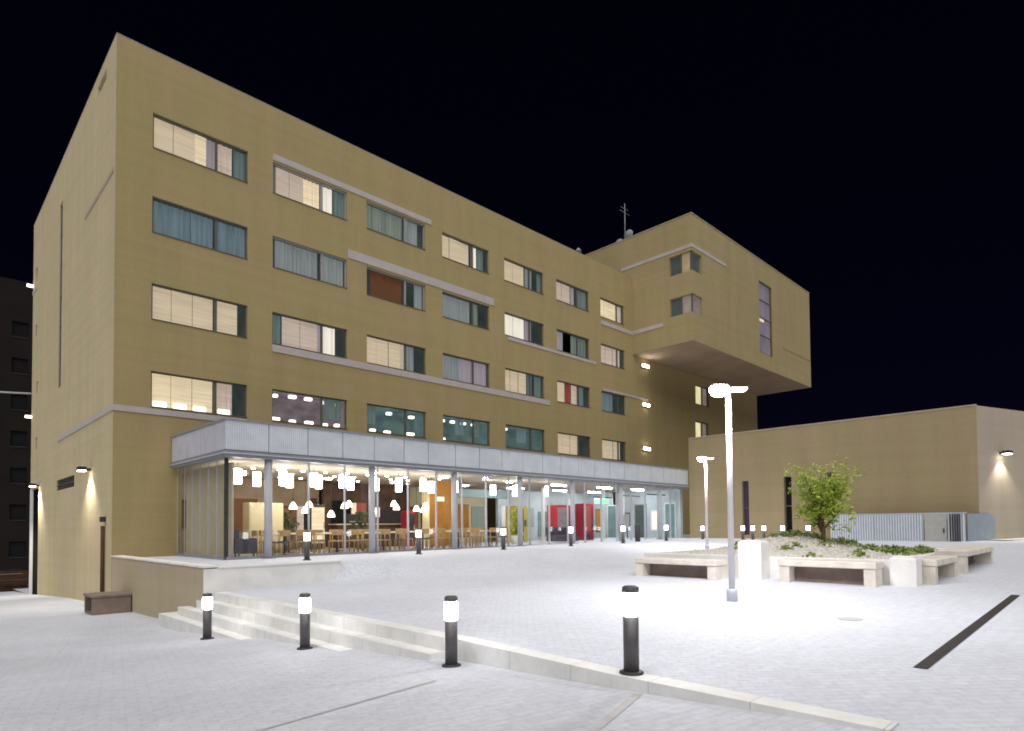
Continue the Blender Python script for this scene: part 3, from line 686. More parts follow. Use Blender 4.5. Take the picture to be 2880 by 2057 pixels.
# interior shell
FZ0 = .655
m = MB(); m.box(GX0,CX1,GY,6.3,.56,.655); m.build('floor', M['floor'], pv)
m = MB(); m.quad((GX0,-.1,3.795),(CX1,-.1,3.795),(CX1,GY,3.795),(GX0,GY,3.795)); m.quad((2.2,6.3,3.795),(29.2,6.3,3.795),(29.2,-.1,3.795),(2.2,-.1,3.795)); m.build('ceiling', M['ceil'], pv)
m = MB(); m.box(2.2,9.2,3.0,3.2,.66,3.79); m.build('back_wall', M['iwall'], pv)
m = MB(); m.box(9.2,14.2,2.6,2.8,.66,3.79); m.build('back_wall', M['iwall_d'], pv)
m = MB(); m.box(14.2,20.5,3.4,3.6,.66,3.79); m.build('back_wall', M['cream'], pv)
m = MB(); m.box(20.5,29.3,2.4,2.6,.66,3.79); m.box(29.2,29.34,GY,2.4,.66,3.79); m.build('back_wall', M['iwall_b'], pv)
m = MB(); m.box(2.1,2.2,.01,3.0,.66,3.79); m.build('back_wall', M['iwall'], pv)
m = MB()
n = 60
for i in range(n):
    a = GY+.25+(4.4)*i/n; b = GY+.25+(4.4)*(i+1)/n; xa = 2.35+(.05 if i % 2 else -.05); xb = 2.35+(.05 if (i+1) % 2 else -.05)
    m.quad((xa,b,.68) if False else (xb,b,.68),(xa,a,.68),(xa,a,3.7),(xb,b,3.7))
m.build('curtain', M['curtain_b'], pv)
for k, (x, y) in enumerate([(x, y) for x in (4.6,8.4,12.0) for y in (-3.2,.6)]+[(x, y) for x in (16.4,20.2,24.2,27.6) for y in (-2.8,.6)]):
    m = MB(); m.lathe(x,y,[(.16,3.75),(.16,3.785)],16) if x < 18 else m.box(x-.6,x+.6,y-.08,y+.08,3.74,3.785); m.build('added_ceiling_light', M['ceilpanel'] if x < 18 else M['ceilfill_b'], pv)  # ceiling glow added to brighten the interior
for j, y in enumerate((-2.2,-.6,1.2)):
    for k in range(11):
        x = 3.0+.95*k+.3*j; m = MB(); m.lathe(x,y,[(.06,3.755),(.07,3.785)],10); m.build('added_spot', M['spot'], pv)  # rows of small glowing discs added for a brighter interior
# half-height pictures, shelves and doors that are part of the interior fit-out
for (x0, x1, z0, z1, mat) in [(3.0,4.4,1.6,2.8,'wood_d'),(5.0,6.2,1.5,2.9,'rust_c'),(6.8,8.6,1.5,2.6,'blind_p'),(9.6,10.6,1.5,2.9,'black'),(11.0,11.5,1.6,2.8,'red_c'),(11.7,12.3,2.1,2.6,'white_c'),(10.7,10.95,1.9,2.8,'blind_y'),(8.75,9.05,1.4,3.0,'wood_d'),(6.3,6.7,1.2,2.7,'lilac'),(4.45,4.9,2.0,2.9,'white_c'),(2.4,2.9,1.9,2.6,'rust_c'),(12.4,14.0,1.5,2.5,'dark')]:
    yb = 2.98 if x1 < 9.2 else 2.58
    m = MB(); m.box(x0,x1,yb-.05,yb,z0,z1); m.build('wall_panel', M[mat], pv)
for x in (21.2,25.6,27.4):
    m = MB(); m.box(x,x+1.1,2.33,2.39,.67,2.8); d_ = m.build('door', M['frame_w'], pv); m = MB(); m.box(x+.12,x+.98,2.31,2.329,.8,2.65); m.build('door_pane', M['room_t'], d_)
m = MB(); m.box(14.4,18.0,-1.2,-.9,3.05,3.45); m.build('beam', M['teal'], pv)

for (x0, x1, z0, z1, mat) in [(14.6,15.3,.9,2.7,'rust_c'),(15.5,16.4,1.0,2.8,'wood_d'),(16.6,17.4,1.3,2.6,'white_c'),(18.2,19.0,.9,2.9,'orange'),(19.2,20.2,1.2,2.8,'sage_c')]:
    m = MB(); m.box(x0,x1,3.34,3.39,z0,z1); m.build('wall_panel', M[mat], pv)
for (x0, x1, z0, z1, mat) in [(20.7,21.1,.7,2.8,'white'),(22.5,23.6,1.5,2.7,'grey_c'),(24.0,25.4,.9,2.5,'room_t'),(26.8,27.3,.7,3.4,'white'),(28.6,29.1,.9,2.9,'dark')]:
    m = MB(); m.box(x0,x1,2.32,2.385,z0,z1); m.build('wall_panel', M[mat], pv)
for (y0, y1, z0, z1, fm, pm) in [(-4.55,-3.75,.67,2.95,'white','room_t'),(-3.35,-2.75,1.2,2.5,'white','white_c'),(-2.4,-1.5,.67,2.95,'frame_w','room_d'),(-1.2,-.5,1.5,2.4,'dark','grey_c'),(-.2,.7,.67,2.95,'white','room_t'),(1.0,1.7,1.1,2.7,'frame','orange')]:
    m = MB(); m.box(29.12,29.19,y0,y1,z0,z1); d_ = m.build('inner_door' if z0 < 1 else 'notice_panel', M[fm], pv)
    m = MB(); m.box(29.10,29.119,y0+.08,y1-.08,z0+.08,z1-.08); m.build('panel_face', M[pm], d_)
for (y, z) in ((-3.9,3.4),(-2.0,3.4),(.2,3.4)):
    m = MB(); m.box(27.0,29.0,y-.03,y+.03,z,z+.06); m.build('ceiling_rail', M['dark'], pv)
for x in (20.6,23.3,26.2,28.3):
    m = MB(); m.box(x-.07,x+.07,-1.27,-1.13,FZ0,3.79); m.build('inner_post', M['white'], pv)
# ---- things in the cafe
FZ = .655
cab = thing('cream_cabinet', 'tall cream cabinet just inside the cafe behind the first column', 'cabinet', (4.6,-1.4,FZ))
m = MB(); m.box(4.0,5.3,-1.7,-1.1,FZ,2.55,0,.02); m.build('body', M['cream'], cab)
for k in range(2):
    m = MB(); m.box(4.03+.63*k,4.03+.63*k+.6,-1.725,-1.702,FZ+.1,2.45); d_ = m.build('door', M['cream'], cab); m = MB(); m.box(4.56+.16*k,4.58+.16*k,-1.75,-1.726,1.4,1.7); m.build('handle', M['dark'], d_)
dk = thing('lounge_sofa', 'dark purple lounge sofa behind the glass corner of the cafe', 'sofa', (3.0,-3.9,FZ))
m = MB(); m.box(2.45,3.15,-4.4,-3.1,FZ+.12,FZ+.45,0,.04); m.build('seat', M['cushion'], dk)
m = MB(); m.box(2.42,2.62,-4.4,-3.1,FZ+.45,FZ+.9,0,.04); m.build('backrest', M['cushion'], dk)
for a in (-4.5,-3.1):
    m = MB(); m.box(2.45,3.15,a-.02,a+.12,FZ+.12,FZ+.62,0,.03); m.build('armrest', M['cushion'], dk)
for (x, y) in ((2.5,-4.4),(3.1,-4.4),(2.5,-3.1),(3.1,-3.1)):
    m = MB(); m.lathe(x,y,[(.025,FZ),(.025,FZ+.12)],8); m.build('leg', M['dark'], dk)
bar = thing('bar_counter', 'dark wooden bar counter with a pale top deep inside the cafe', 'counter', (10.6,.8,FZ))
m = MB(); m.box(8.8,12.2,.5,1.1,FZ,FZ+1.05,0,.02); m.build('body', M['wood_d'], bar)
m = MB(); m.box(8.7,12.3,.4,1.2,FZ+1.052,FZ+1.10); m.build('top', M['cream'], bar)
cof = thing('coffee_machine', 'dark coffee machine standing on the bar counter in the cafe', 'coffee machine', (9.8,.8,FZ+1.10))
m = MB(); m.box(9.4,10.2,.6,1.0,FZ+1.10,FZ+1.55,0,.04); m.build('body', M['dark'], cof); m = MB(); m.box(9.45,10.15,.5,.598,FZ+1.18,FZ+1.22); m.build('tray', M['column'], cof)
ow = thing('orange_partition', 'orange wall block carrying a green lit sign inside the cafe', 'partition', (13.2,-1.3,FZ))
m = MB(); m.box(12.5,14.0,-1.4,-.9,FZ,3.78); m.build('panel', M['orange'], ow)
m = MB(); m.box(12.45,12.499,-1.42,-.9,FZ,3.78); m.build('edge_trim', M['cream'], ow)
sg = thing('exit_sign', 'small green lit sign on the orange partition in the cafe', 'sign', (13.1,-1.45,2.9))
m = MB(); m.box(12.85,13.35,-1.46,-1.41,2.78,3.02,0,.01); m.build('case', M['white'], sg); m = MB(); m.box(12.88,13.32,-1.475,-1.461,2.81,2.99); m.build('face', M['exit'], sg)
sg = thing('exit_sign', 'wide green lit sign above the red machines in the right half of the hall', 'sign', (24.8,-2.0,3.0))
m = MB(); m.box(24.2,25.7,-2.05,-1.97,2.85,3.2,0,.01); m.build('case', M['white'], sg); m = MB(); m.box(24.23,25.67,-2.065,-2.051,2.88,3.17); m.build('face', M['exit2'], sg)
m = MB(); m.tube([(24.4,-2.01,3.2),(24.4,-2.01,3.79)], .01, 6); m.tube([(25.5,-2.01,3.2),(25.5,-2.01,3.79)], .01, 6); m.build('hanger', M['dark'], sg)
def machine(label, x0, x1, y, h, mat, win):
    t = thing('vending_machine', label, 'vending machine', ((x0+x1)/2,y,FZ), 'vending machines in the hall')
    m = MB(); m.box(x0,x1,y,y+.75,FZ,FZ+h,0,.02); m.build('body', M[mat], t)
    m = MB(); m.box(x0+.08,x0+(x1-x0)*.68,y-.015,y-.001,FZ+.6,FZ+h-.15); m.build('window', M[win], t)
    m = MB(); m.box(x1-.25,x1-.08,y-.02,y-.001,FZ+.9,FZ+1.25); m.build('coin_panel', M['frame'], t)
    m = MB(); m.box(x0+.15,x1-.3,y-.012,y-.001,FZ+.15,FZ+.4); m.build('tray_flap', M['dark'], t)
machine('narrow yellow vending machine standing left of the red ones', 18.0,18.9,-1.6,2.0,'yellow','room_d')
machine('bright red vending machine with a white head behind the column', 21.2,22.4,-1.7,2.1,'red','room_p')
machine('dark crimson vending machine, the one furthest right', 23.0,23.9,-2.2,2.2,'red_d','red_c')
hw = thing('hall_sofa', 'low dark sofa in front of the vending machines', 'sofa', (20,-3.2,FZ))
m = MB(); m.box(19.0,20.8,-3.6,-2.9,FZ+.1,FZ+.42,0,.04); m.build('seat', M['cushion'], hw); m = MB(); m.box(19.0,20.8,-3.0,-2.85,FZ+.42,FZ+.85,0,.04); m.build('backrest', M['cushion'], hw)
pt = thing('potted_plant', 'leafy green potted plant left of the yellow vending machine', 'plant', (17.0,-2.6,FZ))
m = MB(); m.lathe(17.0,-2.6,[(.18,FZ),(.24,FZ+.45)],16); m.build('pot', M['white'], pt)
m = MB()
for k in range(160):
    a, h = rnd.uniform(0,6.28), rnd.uniform(.5,1.7); r = rnd.uniform(0,.42)*(1-abs(h-1.1)); c = Vector((17+r*math.cos(a),-2.6+r*math.sin(a),FZ+h)); u = Vector((rnd.gauss(0,1),rnd.gauss(0,1),rnd.gauss(0,1))).normalized()*.13; v = u.orthogonal().normalized()*.05
    m.quad(c-u,c+v,c+u,c-v)
m.tube([(17,-2.6,FZ+.4),(17,-2.6,FZ+1.5)], .02, 6); m.build('foliage', M['leaf'], pt)

# pendants
def pendant_big(x, y, label):
    t = thing('drum_pendant', label, 'pendant lamp', (0,0,0), 'white drum pendants hanging along the cafe glass')
    m = MB(); m.lathe(x,y,[(.13,-.72),(.13,-.22)],18); m.build('lamp_shade', M['pendant'], t)
    m = MB(); m.tube([(x,y,-.22),(x,y,0)], .008, 6); m.build('cord', M['dark'], t); return t
b0 = None
bx = [2.75,3.75,4.3,4.95,5.45,6.1,6.6,7.45,7.95,8.6,9.1,9.7,10.3,11.4,12.0,15.1,15.9,16.6,18.0]
ORD += ['twenty-first','twenty-second']
for k, x in enumerate(bx):
    lab = ORD[k]+' white drum pendant from the glass corner of the cafe'
    y = -3.9+(.9 if k % 2 else 0)
    if b0 is None: b0 = pendant_big(0, 0, lab); b0.location = (x,y,3.79)
    else: copy_tree(b0, (x,y,3.79), lab)
s0 = None
sx = [2.9,4.9,5.6,6.1,6.6,7.2,7.8,8.4,9.2,10.2,10.8,11.4,11.9,12.3]
for k, x in enumerate(sx):
    lab = ORD[k]+' small cone pendant from the glass corner, hung lower and deeper in the cafe'
    zz = (2.60,2.55,2.45,2.30,2.55,2.15,2.5,2.6,2.3,2.62,2.5,2.42,2.55,2.4)[k]; y = -1.9+(.7 if k % 3 == 1 else 0)
    if s0 is None:
        s0 = thing('cone_pendant', lab, 'pendant lamp', (0,0,0), 'small cone pendants over the cafe bar')
        m = MB(); m.lathe(0,0,[(.15,-.13),(.13,-.02),(.04,.13)],16); m.build('lamp_shade', M['pendant_s'], s0)
        m = MB(); m.tube([(0,0,.13),(0,0,1.15)], .008, 6); m.build('cord', M['dark'], s0); s0.location = (x,y,zz)
    else: copy_tree(s0, (x,y,zz), lab)
# tables and chairs along the glass
t0 = c0 = None
def make_table(label, loc):
    t = thing('cafe_table', label, 'table', (0,0,0), 'cafe tables along the glass front')
    m = MB(); m.box(-.66,.66,-.36,.36,.70,.75,0,.008); m.build('tabletop', M['white_t'], t)
    m = MB(); m.lathe(0,0,[(.035,.03),(.035,.71)],10); m.build('leg', M['dark'], t)
    m = MB(); m.lathe(0,0,[(.24,0),(.24,.015),(.05,.03)],18); m.build('base', M['dark'], t)
    t.location = loc; return t
def make_chair(label, loc, mat_s, side):
    t = thing('cafe_chair', label, 'chair', (0,0,0), 'wooden chairs at the cafe tables')
    m = MB(); m.box(-.21,.21,-.21,.21,.43,.465,0,.01); m.build('seat', M[mat_s], t)
    sx_ = side
    m = MB(); m.box(min(sx_*.19,sx_*.225),max(sx_*.19,sx_*.225),-.20,.20,.66,.86,0,.01); m.build('backrest', M['wood'], t)
    for (x, y) in ((-.18,-.18),(.18,-.18),(.18,.18),(-.18,.18)):
        top = .86 if x*sx_ > 0 else .43
        m = MB(); m.tube([(x*1.1,y*1.05,0),(x,y,top)], [.016,.021], 8); m.build('leg', M['wood'], t)
    t.location = loc; return t
tx = [4.3,6.3,8.3,10.2,12.1,13.9]
chL = make_chair('wooden chair left of the first cafe table from the glass corner', (tx[0]-.82,-4.0,FZ), 'wood', -1)
chR = make_chair('wooden chair right of the first cafe table from the glass corner', (tx[0]+.82,-4.0,FZ), 'wood', 1)
chB = make_chair('dark-seated chair left of the second cafe table of the back row', (tx[0]-.82+.9,-2.4,FZ), 'cushion', -1)
chC = make_chair('dark-seated chair right of the second cafe table of the back row', (tx[0]+.82+.9,-2.4,FZ), 'cushion', 1)
tb0 = make_table('first cafe table from the glass corner, close behind the glass', (tx[0],-4.0,FZ))
chB['label'] = 'dark-seated chair left of the first cafe table of the back row'; chC['label'] = 'dark-seated chair right of the first cafe table of the back row'
tb1 = copy_tree(tb0, (tx[0]+.9,-2.4,FZ), 'first cafe table of the back row, behind the glass-side tables')
for k, x in enumerate(tx[1:], 1):
    copy_tree(tb0, (x,-4.0,FZ), ORD[k]+' cafe table from the glass corner, close behind the glass')
    copy_tree(chL, (x-.82,-4.0,FZ), 'wooden chair left of the '+ORD[k]+' cafe table from the glass corner')
    copy_tree(chR, (x+.82,-4.0,FZ), 'wooden chair right of the '+ORD[k]+' cafe table from the glass corner')
    if k < 5:
        copy_tree(tb0, (x+.9,-2.4,FZ), ORD[k]+' cafe table of the back row, behind the glass-side tables')
        copy_tree(chB, (x-.82+.9,-2.4,FZ), 'dark-seated chair left of the '+ORD[k]+' cafe table of the back row')
        copy_tree(chC, (x+.82+.9,-2.4,FZ), 'dark-seated chair right of the '+ORD[k]+' cafe table of the back row')

for k, x in enumerate(tx):
    for sd, e in (('left',-.32),('right',.32)):
        c_ = copy_tree(chR if (k+(e > 0)) % 3 else chC, (x+e,-4.5,FZ), sd+' chair on the glass side of the '+ORD[k]+' cafe table from the corner'); c_.rotation_euler = (0,0,R(-90+rnd.uniform(-10,10)))
        c_ = copy_tree(chC if (k+(e > 0)) % 2 else chR, (x+e,-3.45,FZ), sd+' chair on the inner side of the '+ORD[k]+' cafe table from the corner'); c_.rotation_euler = (0,0,R(90+rnd.uniform(-10,10)))
def upright(name, label, cat, x, y, w, d, h, mat, fmat):
    t = thing(name, label, cat, (x,y,FZ))
    m = MB(); m.box(x-w/2,x+w/2,y-d/2,y+d/2,FZ,FZ+h,0,.02); m.build('body', M[mat], t)
    m = MB(); m.box(x-w/2+.05,x+w/2-.05,y-d/2-.02,y-d/2-.001,FZ+.25,FZ+h-.12); m.build('door', M[fmat], t)
    m = MB(); m.box(x+w/2-.10,x+w/2-.07,y-d/2-.05,y-d/2-.021,FZ+h*.45,FZ+h*.6); m.build('handle', M['column'], t)
upright('drinks_fridge', 'tall dark drinks fridge with a lit door left of the cafe bar counter', 'fridge', 7.9,.9,.7,.65,1.95,'dark','blind_y')
upright('tall_cupboard', 'tall dark wooden cupboard between the cream cabinet and the fridge', 'cupboard', 6.7,1.3,.9,.5,1.9,'wood_d','rust_c')
upright('menu_cabinet', 'narrow red cabinet right of the cafe bar counter', 'cabinet', 12.0,-.4,.5,.45,1.7,'red_d','dark')
for k, (x, y) in enumerate(((5.75,-1.0),(9.0,-1.2))):
    pt = thing('potted_plant', ('dark leafy potted plant right of the cream cabinet','dark leafy potted plant in front of the bar counter')[k], 'plant', (x,y,FZ))
    m = MB(); m.lathe(x,y,[(.16,FZ),(.21,FZ+.4)],16); m.build('pot', M['bolgrey'], pt)
    m = MB(); m.tube([(x,y,FZ+.35),(x,y,FZ+1.3)], .02, 6)
    for q in range(220):
        a, h = rnd.uniform(0,6.28), rnd.uniform(.45,1.6); r = rnd.uniform(0,.45)*(1.1-abs(h-1.0)); c = Vector((x+r*math.cos(a),y+r*math.sin(a),FZ+h)); u = Vector((rnd.gauss(0,1),rnd.gauss(0,1),rnd.gauss(0,1))).normalized()*.12; v = u.orthogonal().normalized()*.05
        m.quad(c-u,c+v,c+u,c-v)
    m.build('foliage', M['leaf_d'], pt)
nk = thing('notice_stand', 'white notice stand between the posts in the right half of the hall', 'notice stand', (26.0,-3.0,FZ))
m = MB(); m.box(25.7,26.3,-3.02,-2.98,FZ+.7,FZ+1.6,0,.01); m.build('board', M['white'], nk)
for x in (25.78,26.22):
    m = MB(); m.box(x-.02,x+.02,-3.0+.021,-2.94,FZ,FZ+1.5); m.build('leg', M['dark'], nk)
lbx, lby = 22.2, -6.4
lt = thing('litter_bin', 'slim dark litter bin standing on the terrace near the right end of the hall', 'litter bin', (lbx,lby,T(lbx)))
m = MB(); m.lathe(lbx,lby,[(.13,T(lbx)),(.15,T(lbx)+.85)],18); m.build('body', M['dark'], lt)
m = MB(); m.lathe(lbx,lby,[(.16,T(lbx)+.852),(.16,T(lbx)+.9),(.10,T(lbx)+.94)],18); m.build('lid', M['bolgrey'], lt)
# ---------------------------------------------------------------- retaining wall, slab bench
rw = thing('retaining_wall', 'beige retaining wall under the cafe terrace beside the street', 'wall', (0,-4.5,-.9))
m = MB(); m.box(0,.3,-9.10,-.02,-1.6,.655); m.build('side_wall', M['retain'], rw)
m = MB(); m.box(.004,3.6,-9.14,-9.102,-1.2,.628); m.build('front_wall', M['concrete_w'], rw)  # front face paler than the side: bollard light put into its colour
m = MB(); m.box(-.03,.33,-9.17,-.02,.657,.70); m.box(.332,3.6,-9.17,-8.95,.632,.672); m.build('coping', M['concrete_w'], rw)
sb = thing('concrete_trough', 'low brown concrete trough with a dark hollow at the foot of the corner', 'trough', (-.5,-2.2,-.95))
zb = zs(-2.3)
m = MB(); m.box(-1.05,-.04,-2.75,-2.62,zb,zb+.52,0,.01); m.box(-1.05,-.04,-1.75,-1.62,zb,zb+.52,0,.01); m.box(-.17,-.04,-2.62,-1.75,zb,zb+.52); m.box(-1.05,-.17,-2.62,-1.75,zb,zb+.06); m.build('body', M['slab'], sb)
m = MB(); m.box(-1.08,-.03,-2.78,-1.59,zb+.522,zb+.60,0,.01); m.build('lid', M['slab'], sb)

# ---------------------------------------------------------------- bollards
def make_bollard(label, group, mat='bulb'):
    t = thing('bollard_light', label, 'bollard', (0,0,0), group)
    m = MB(); m.lathe(0,0,[(.125,0),(.125,.02),(.085,.03)],20); m.build('base', M['dark'], t)
    m = MB(); m.lathe(0,0,[(.08,.0305),(.08,.59)],20); m.build('post', M['bolgrey'], t)
    m = MB(); m.lathe(0,0,[(.08,.592),(.088,.61),(.088,.81),(.08,.825)],20); m.build('lens', M[mat], t)
    m = MB(); m.lathe(0,0,[(.06,.826),(.086,.835),(.086,.885),(.065,.90)],20); m.build('cap', M['bolgrey'], t)
    return t
G1 = 'lit bollards along the street edge of the plaza'
nb = [(-.80,-11.82,'lit bollard at the foot of the steps, leftmost of the four along the street'),
      (-.44,-15.26,'lit bollard second from the left along the street edge'),
      (-.06,-18.56,'lit bollard at the left end of the raised kerb'),
      (.26,-21.11,'lit bollard closest to the camera, the tallest-looking of all')]
b1 = make_bollard(nb[0][2], G1); b1.location = (nb[0][0],nb[0][1],zs(nb[0][1]))
for k, (x, y, lab) in enumerate(nb[1:]):
    copy_tree(b1, (x,y,zs(y) if k < 2 else P(.2)+.012), lab)
G2 = 'small lit bollards along the cafe terrace'
fb0 = make_bollard('first small lit bollard along the cafe terrace from the left, before the second glass bay', G2, 'bulb_far'); fb0.location = (3.56,-7.2,T(3.5))
for k, x in enumerate((7.67,11.75,15.86,19.78,23.68)):
    copy_tree(fb0, (x,-7.2,T(x)), ORD[k+1]+' small lit bollard along the cafe terrace from the left')
G3 = 'small lit bollards before the low building'
for k, y in enumerate((-7.33,-9.7,-10.25,-10.85,-11.83,-13.1)):
    copy_tree(fb0, (27.3,y,P(27.3)-.05), ORD[k]+' small lit bollard from the left before the low beige building', G3)

# ---------------------------------------------------------------- street lamps
def make_lamp(label, loc, big):
    x, y, z = 0, 0, 0
    t = thing('street_lamp', label, 'street lamp', (0,0,0), 'slim white double-headed plaza lamps')
    m = MB(); m.lathe(0,0,[(.10,0),(.10,.22),(.085,.23)],18); m.build('base', M['column'], t)
    m = MB(); m.lathe(0,0,[(.055,.231),(.046,3.95)],18); m.build('pole', M['pole'], t)
    u = Vector((.71,-.70,0))
    m = MB(); m.tube([tuple(-u*.2+Vector((0,0,3.93))), (0,0,3.86), tuple(u*.2+Vector((0,0,3.90)))], .025, 8); m.build('arm', M['pole'], t)
    ang = math.atan2(u.y, u.x)
    for s_, zz in ((-1,3.93),(1,3.88)):
        c = u*(s_*(.17 if s_ < 0 else .19))
        m = MB(); m.rbox((c.x,c.y), ang, .14, .09, zz, zz+.04); h = m.build('head', M['headside'] if s_ > 0 else M['pole'], t)
        m = MB()
        if s_ < 0: m.lathe(c.x,c.y,[(.05,zz-.17),(.12,zz-.14),(.165,zz-.07),(.17,zz-.002)],20)
        else: m.rbox((c.x,c.y), ang, .12, .075, zz-.025, zz-.002)
        m.build('lens', M['headlens'] if s_ < 0 else M['headside'], t)
        l = bpy.data.lights.new('street_lamp_light','SPOT'); l.energy = 560 if s_ < 0 else 350; l.spot_size = R(160); l.spot_blend = .7; l.shadow_soft_size = .15; l.color = (1,.96,.98)
        o = bpy.data.objects.new('street_lamp_light', l); COL.objects.link(o); o.location = (c.x,c.y,zz-.20); o.parent = t
    t.location = loc; return t
lampA = make_lamp('tall white double-headed lamp glaring in front of the concrete benches', (5.70,-19.56,P(5.7)), True)
copy_tree(lampA, (19.3,-11.85,P(19.3)), 'smaller-looking white double-headed lamp further back near the low building')

# ---------------------------------------------------------------- planter, benches, tree
ZP = .28
pl = thing('planter', 'raised gravel planter island with low pale concrete walls behind the benches', 'planter', (13,-18,ZP))
m = MB(); px0, px1, py0, py1 = 9.75, 17.2, -21.2, -15.0; hh = .80
m.box(px0,px0+.2,py0+.2,py1-.2,.1,hh,0,.01); m.box(px1-.2,px1,py0+.2,py1-.2,.1,hh,0,.01); m.box(px0,px1,py0,py0+.2,.1,hh,0,.01); m.box(px0,px1,py1-.2,py1,.1,hh,0,.01); m.build('planter_wall', M['concrete_w'], pl)
def mound(x, y):
    d2 = ((x-13.2)/2.2)**2+((y+17.7)/1.6)**2
    return .72+.50*math.exp(-d2)+.03*math.sin(x*5.1)*math.cos(y*4.3)
m = MB(); nx, ny = 40, 34
for j in range(ny+1):
    for i in range(nx+1):
        x = px0+.2+(px1-px0-.4)*i/nx; y = py0+.2+(py1-py0-.4)*j/ny; m.v.append((x,y,mound(x,y)))
for j in range(ny):
    for i in range(nx):
        a = j*(nx+1)+i; m.f.append((a,a+1,a+nx+2,a+nx+1)); m.m.append(0); m.sm.append(True)
m.build('gravel_bed', M['gravel'], pl)
# loose stones on the bed, one mass
m = MB()
for k in range(900):
    x, y = rnd.uniform(px0+.3,px1-.3), rnd.uniform(py0+.3,py1-.3); r = rnd.uniform(.03,.09); z = mound(x,y)
    pts = [Vector((x+r*math.cos(a)*rnd.uniform(.7,1.1),y+r*math.sin(a)*rnd.uniform(.7,1.1),z-.01)) for a in (0,1.26,2.51,3.77,5.03)]
    top = Vector((x+rnd.uniform(-.02,.02),y,z+r*.8))
    for i in range(5): m.tri(pts[i],pts[(i+1)%5],top)
tag(m.build('pebbles', diffuse('pebble_stone', (.56,.53,.50), .9, .35, 7)), 'loose pale pebbles covering the planter mound', 'pebbles', kind='stuff')
m = MB()
def tuft(x, y, n, s, hgt):
    for k in range(n):
        a = rnd.uniform(0,6.28); r = abs(rnd.gauss(0,s)); c = Vector((x+r*math.cos(a),y+r*math.sin(a),0)); c.z = mound(min(max(c.x,px0+.2),px1-.2),min(max(c.y,py0+.2),py1-.2))+rnd.uniform(.02,hgt)*max(.2,1-r/(2.2*s))
        u = Vector((rnd.gauss(0,1),rnd.gauss(0,1),rnd.gauss(0,.8))).normalized()*rnd.uniform(.04,.08); v = u.orthogonal().normalized()*rnd.uniform(.02,.035)
        m.quad(c-u,c+v,c+u,c-v)
for k in range(30):
    t_ = rnd.random()
    x = 13.5+abs(rnd.gauss(0,1.3)); y = -17.0-t_*3.6+rnd.gauss(0,.2)
    tuft(min(max(x,12.9),16.6), max(min(y,-15.6),-20.8), 110, .26, .20)
for k in range(12): tuft(rnd.uniform(10.4,13), rnd.uniform(-20.4,-15.8), 36, .12, .13)
tag(m.build('ground_cover', M['cover']), 'low green ground cover spreading over the right of the planter mound', 'plants', kind='stuff')

def bench_y(label, x0, x1, y0, y1, z, h, group='concrete benches around the planter'):
    t = thing('concrete_bench', label, 'bench', ((x0+x1)/2,(y0+y1)/2,z), group)
    m = MB(); m.box(x0,x1,y0,y1,z+h-.14,z+h,0,.015); m.build('seat', M['concrete'], t)
    if (y1-y0) > (x1-x0):
        for a, b in ((y0+.02,y0+.24),(y1-.24,y1-.02)):
            m = MB(); m.box(x0+.03,x1-.03,a,b,z-.05,z+h-.142,0,.01); m.build('leg', M['concrete'], t)
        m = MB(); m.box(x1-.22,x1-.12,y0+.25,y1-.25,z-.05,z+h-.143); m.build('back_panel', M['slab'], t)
    else:
        for a, b in ((x0+.02,x0+.24),(x1-.24,x1-.02)):
            m = MB(); m.box(a,b,y0+.03,y1-.03,z-.05,z+h-.142,0,.01); m.build('leg', M['concrete'], t)
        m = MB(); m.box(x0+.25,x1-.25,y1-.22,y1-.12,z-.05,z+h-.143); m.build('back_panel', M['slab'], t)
bench_y('pale concrete bench left of the lamp post, with a long dark hollow underneath', 8.62,9.2,-17.75,-15.45,P(8.9),.47)
bench_y('pale concrete bench right of the tall block, with a dark hollow underneath', 9.12,9.68,-21.0,-19.0,P(9.4),.50)
bench_y('short concrete bench behind the corner block on the right of the planter', 10.15,12.3,-21.85,-21.28,P(11.2),.50)
bench_y('concrete bench at the far right end with a dark end opening', 12.75,16.5,-21.95,-21.3,P(14.5),.52)
def block(label, x0, x1, y0, y1, z0, z1):
    t = MB(); t.box(x0,x1,y0,y1,z0-.05,z1,0,.02); 
    t.box(x0+.04,x1-.04,y0+.04,y1-.04,z1+.001,z1+.03,0,.01)
    o = t.build('concrete_block', M['concrete_w']); tag(o, label, 'concrete block', 'concrete blocks by the benches')
block('tall pale concrete block right behind the lamp post, between two benches', 9.28,9.72,-18.55,-17.98,P(9.5),P(9.5)+.90)
block('lower pale concrete block at the right corner of the planter benches', 9.62,10.08,-21.6,-21.12,P(9.8),P(9.8)+.58)

tr = thing('young_tree', 'small bright green young tree growing out of the planter mound', 'tree', (13.1,-18.55,1.2))
bx_, by_ = 13.1, -18.62; bz = mound(bx_,by_)-.05
tips = []
m = MB()
m.tube([(bx_,by_,bz),(bx_+.03,by_-.02,bz+.35),(bx_,by_+.02,bz+.7)], [.07,.055,.045], 8)
for k in range(13):
    a = 2*math.pi*k/13+rnd.uniform(-.2,.2); ln = rnd.uniform(.28,.62); up = rnd.uniform(.55,1.5)
    p0 = Vector((bx_,by_+.02,bz+rnd.uniform(.3,.75))); p1 = p0+Vector((math.cos(a)*ln*.45,math.sin(a)*ln*.45,up*.45)); p2 = p0+Vector((math.cos(a)*ln,math.sin(a)*ln,up))
    m.tube([p0,p1,p2], [.03,.02,.008], 6); tips += [p1,p2,(p1+p2)/2]
p0 = Vector((bx_,by_,bz+.65)); m.tube([p0,p0+Vector((.05,.05,.6)),p0+Vector((.02,-.05,1.15))],[.04,.025,.01],6); tips += [p0+Vector((0,0,.6)),p0+Vector((.02,-.05,1.15))]
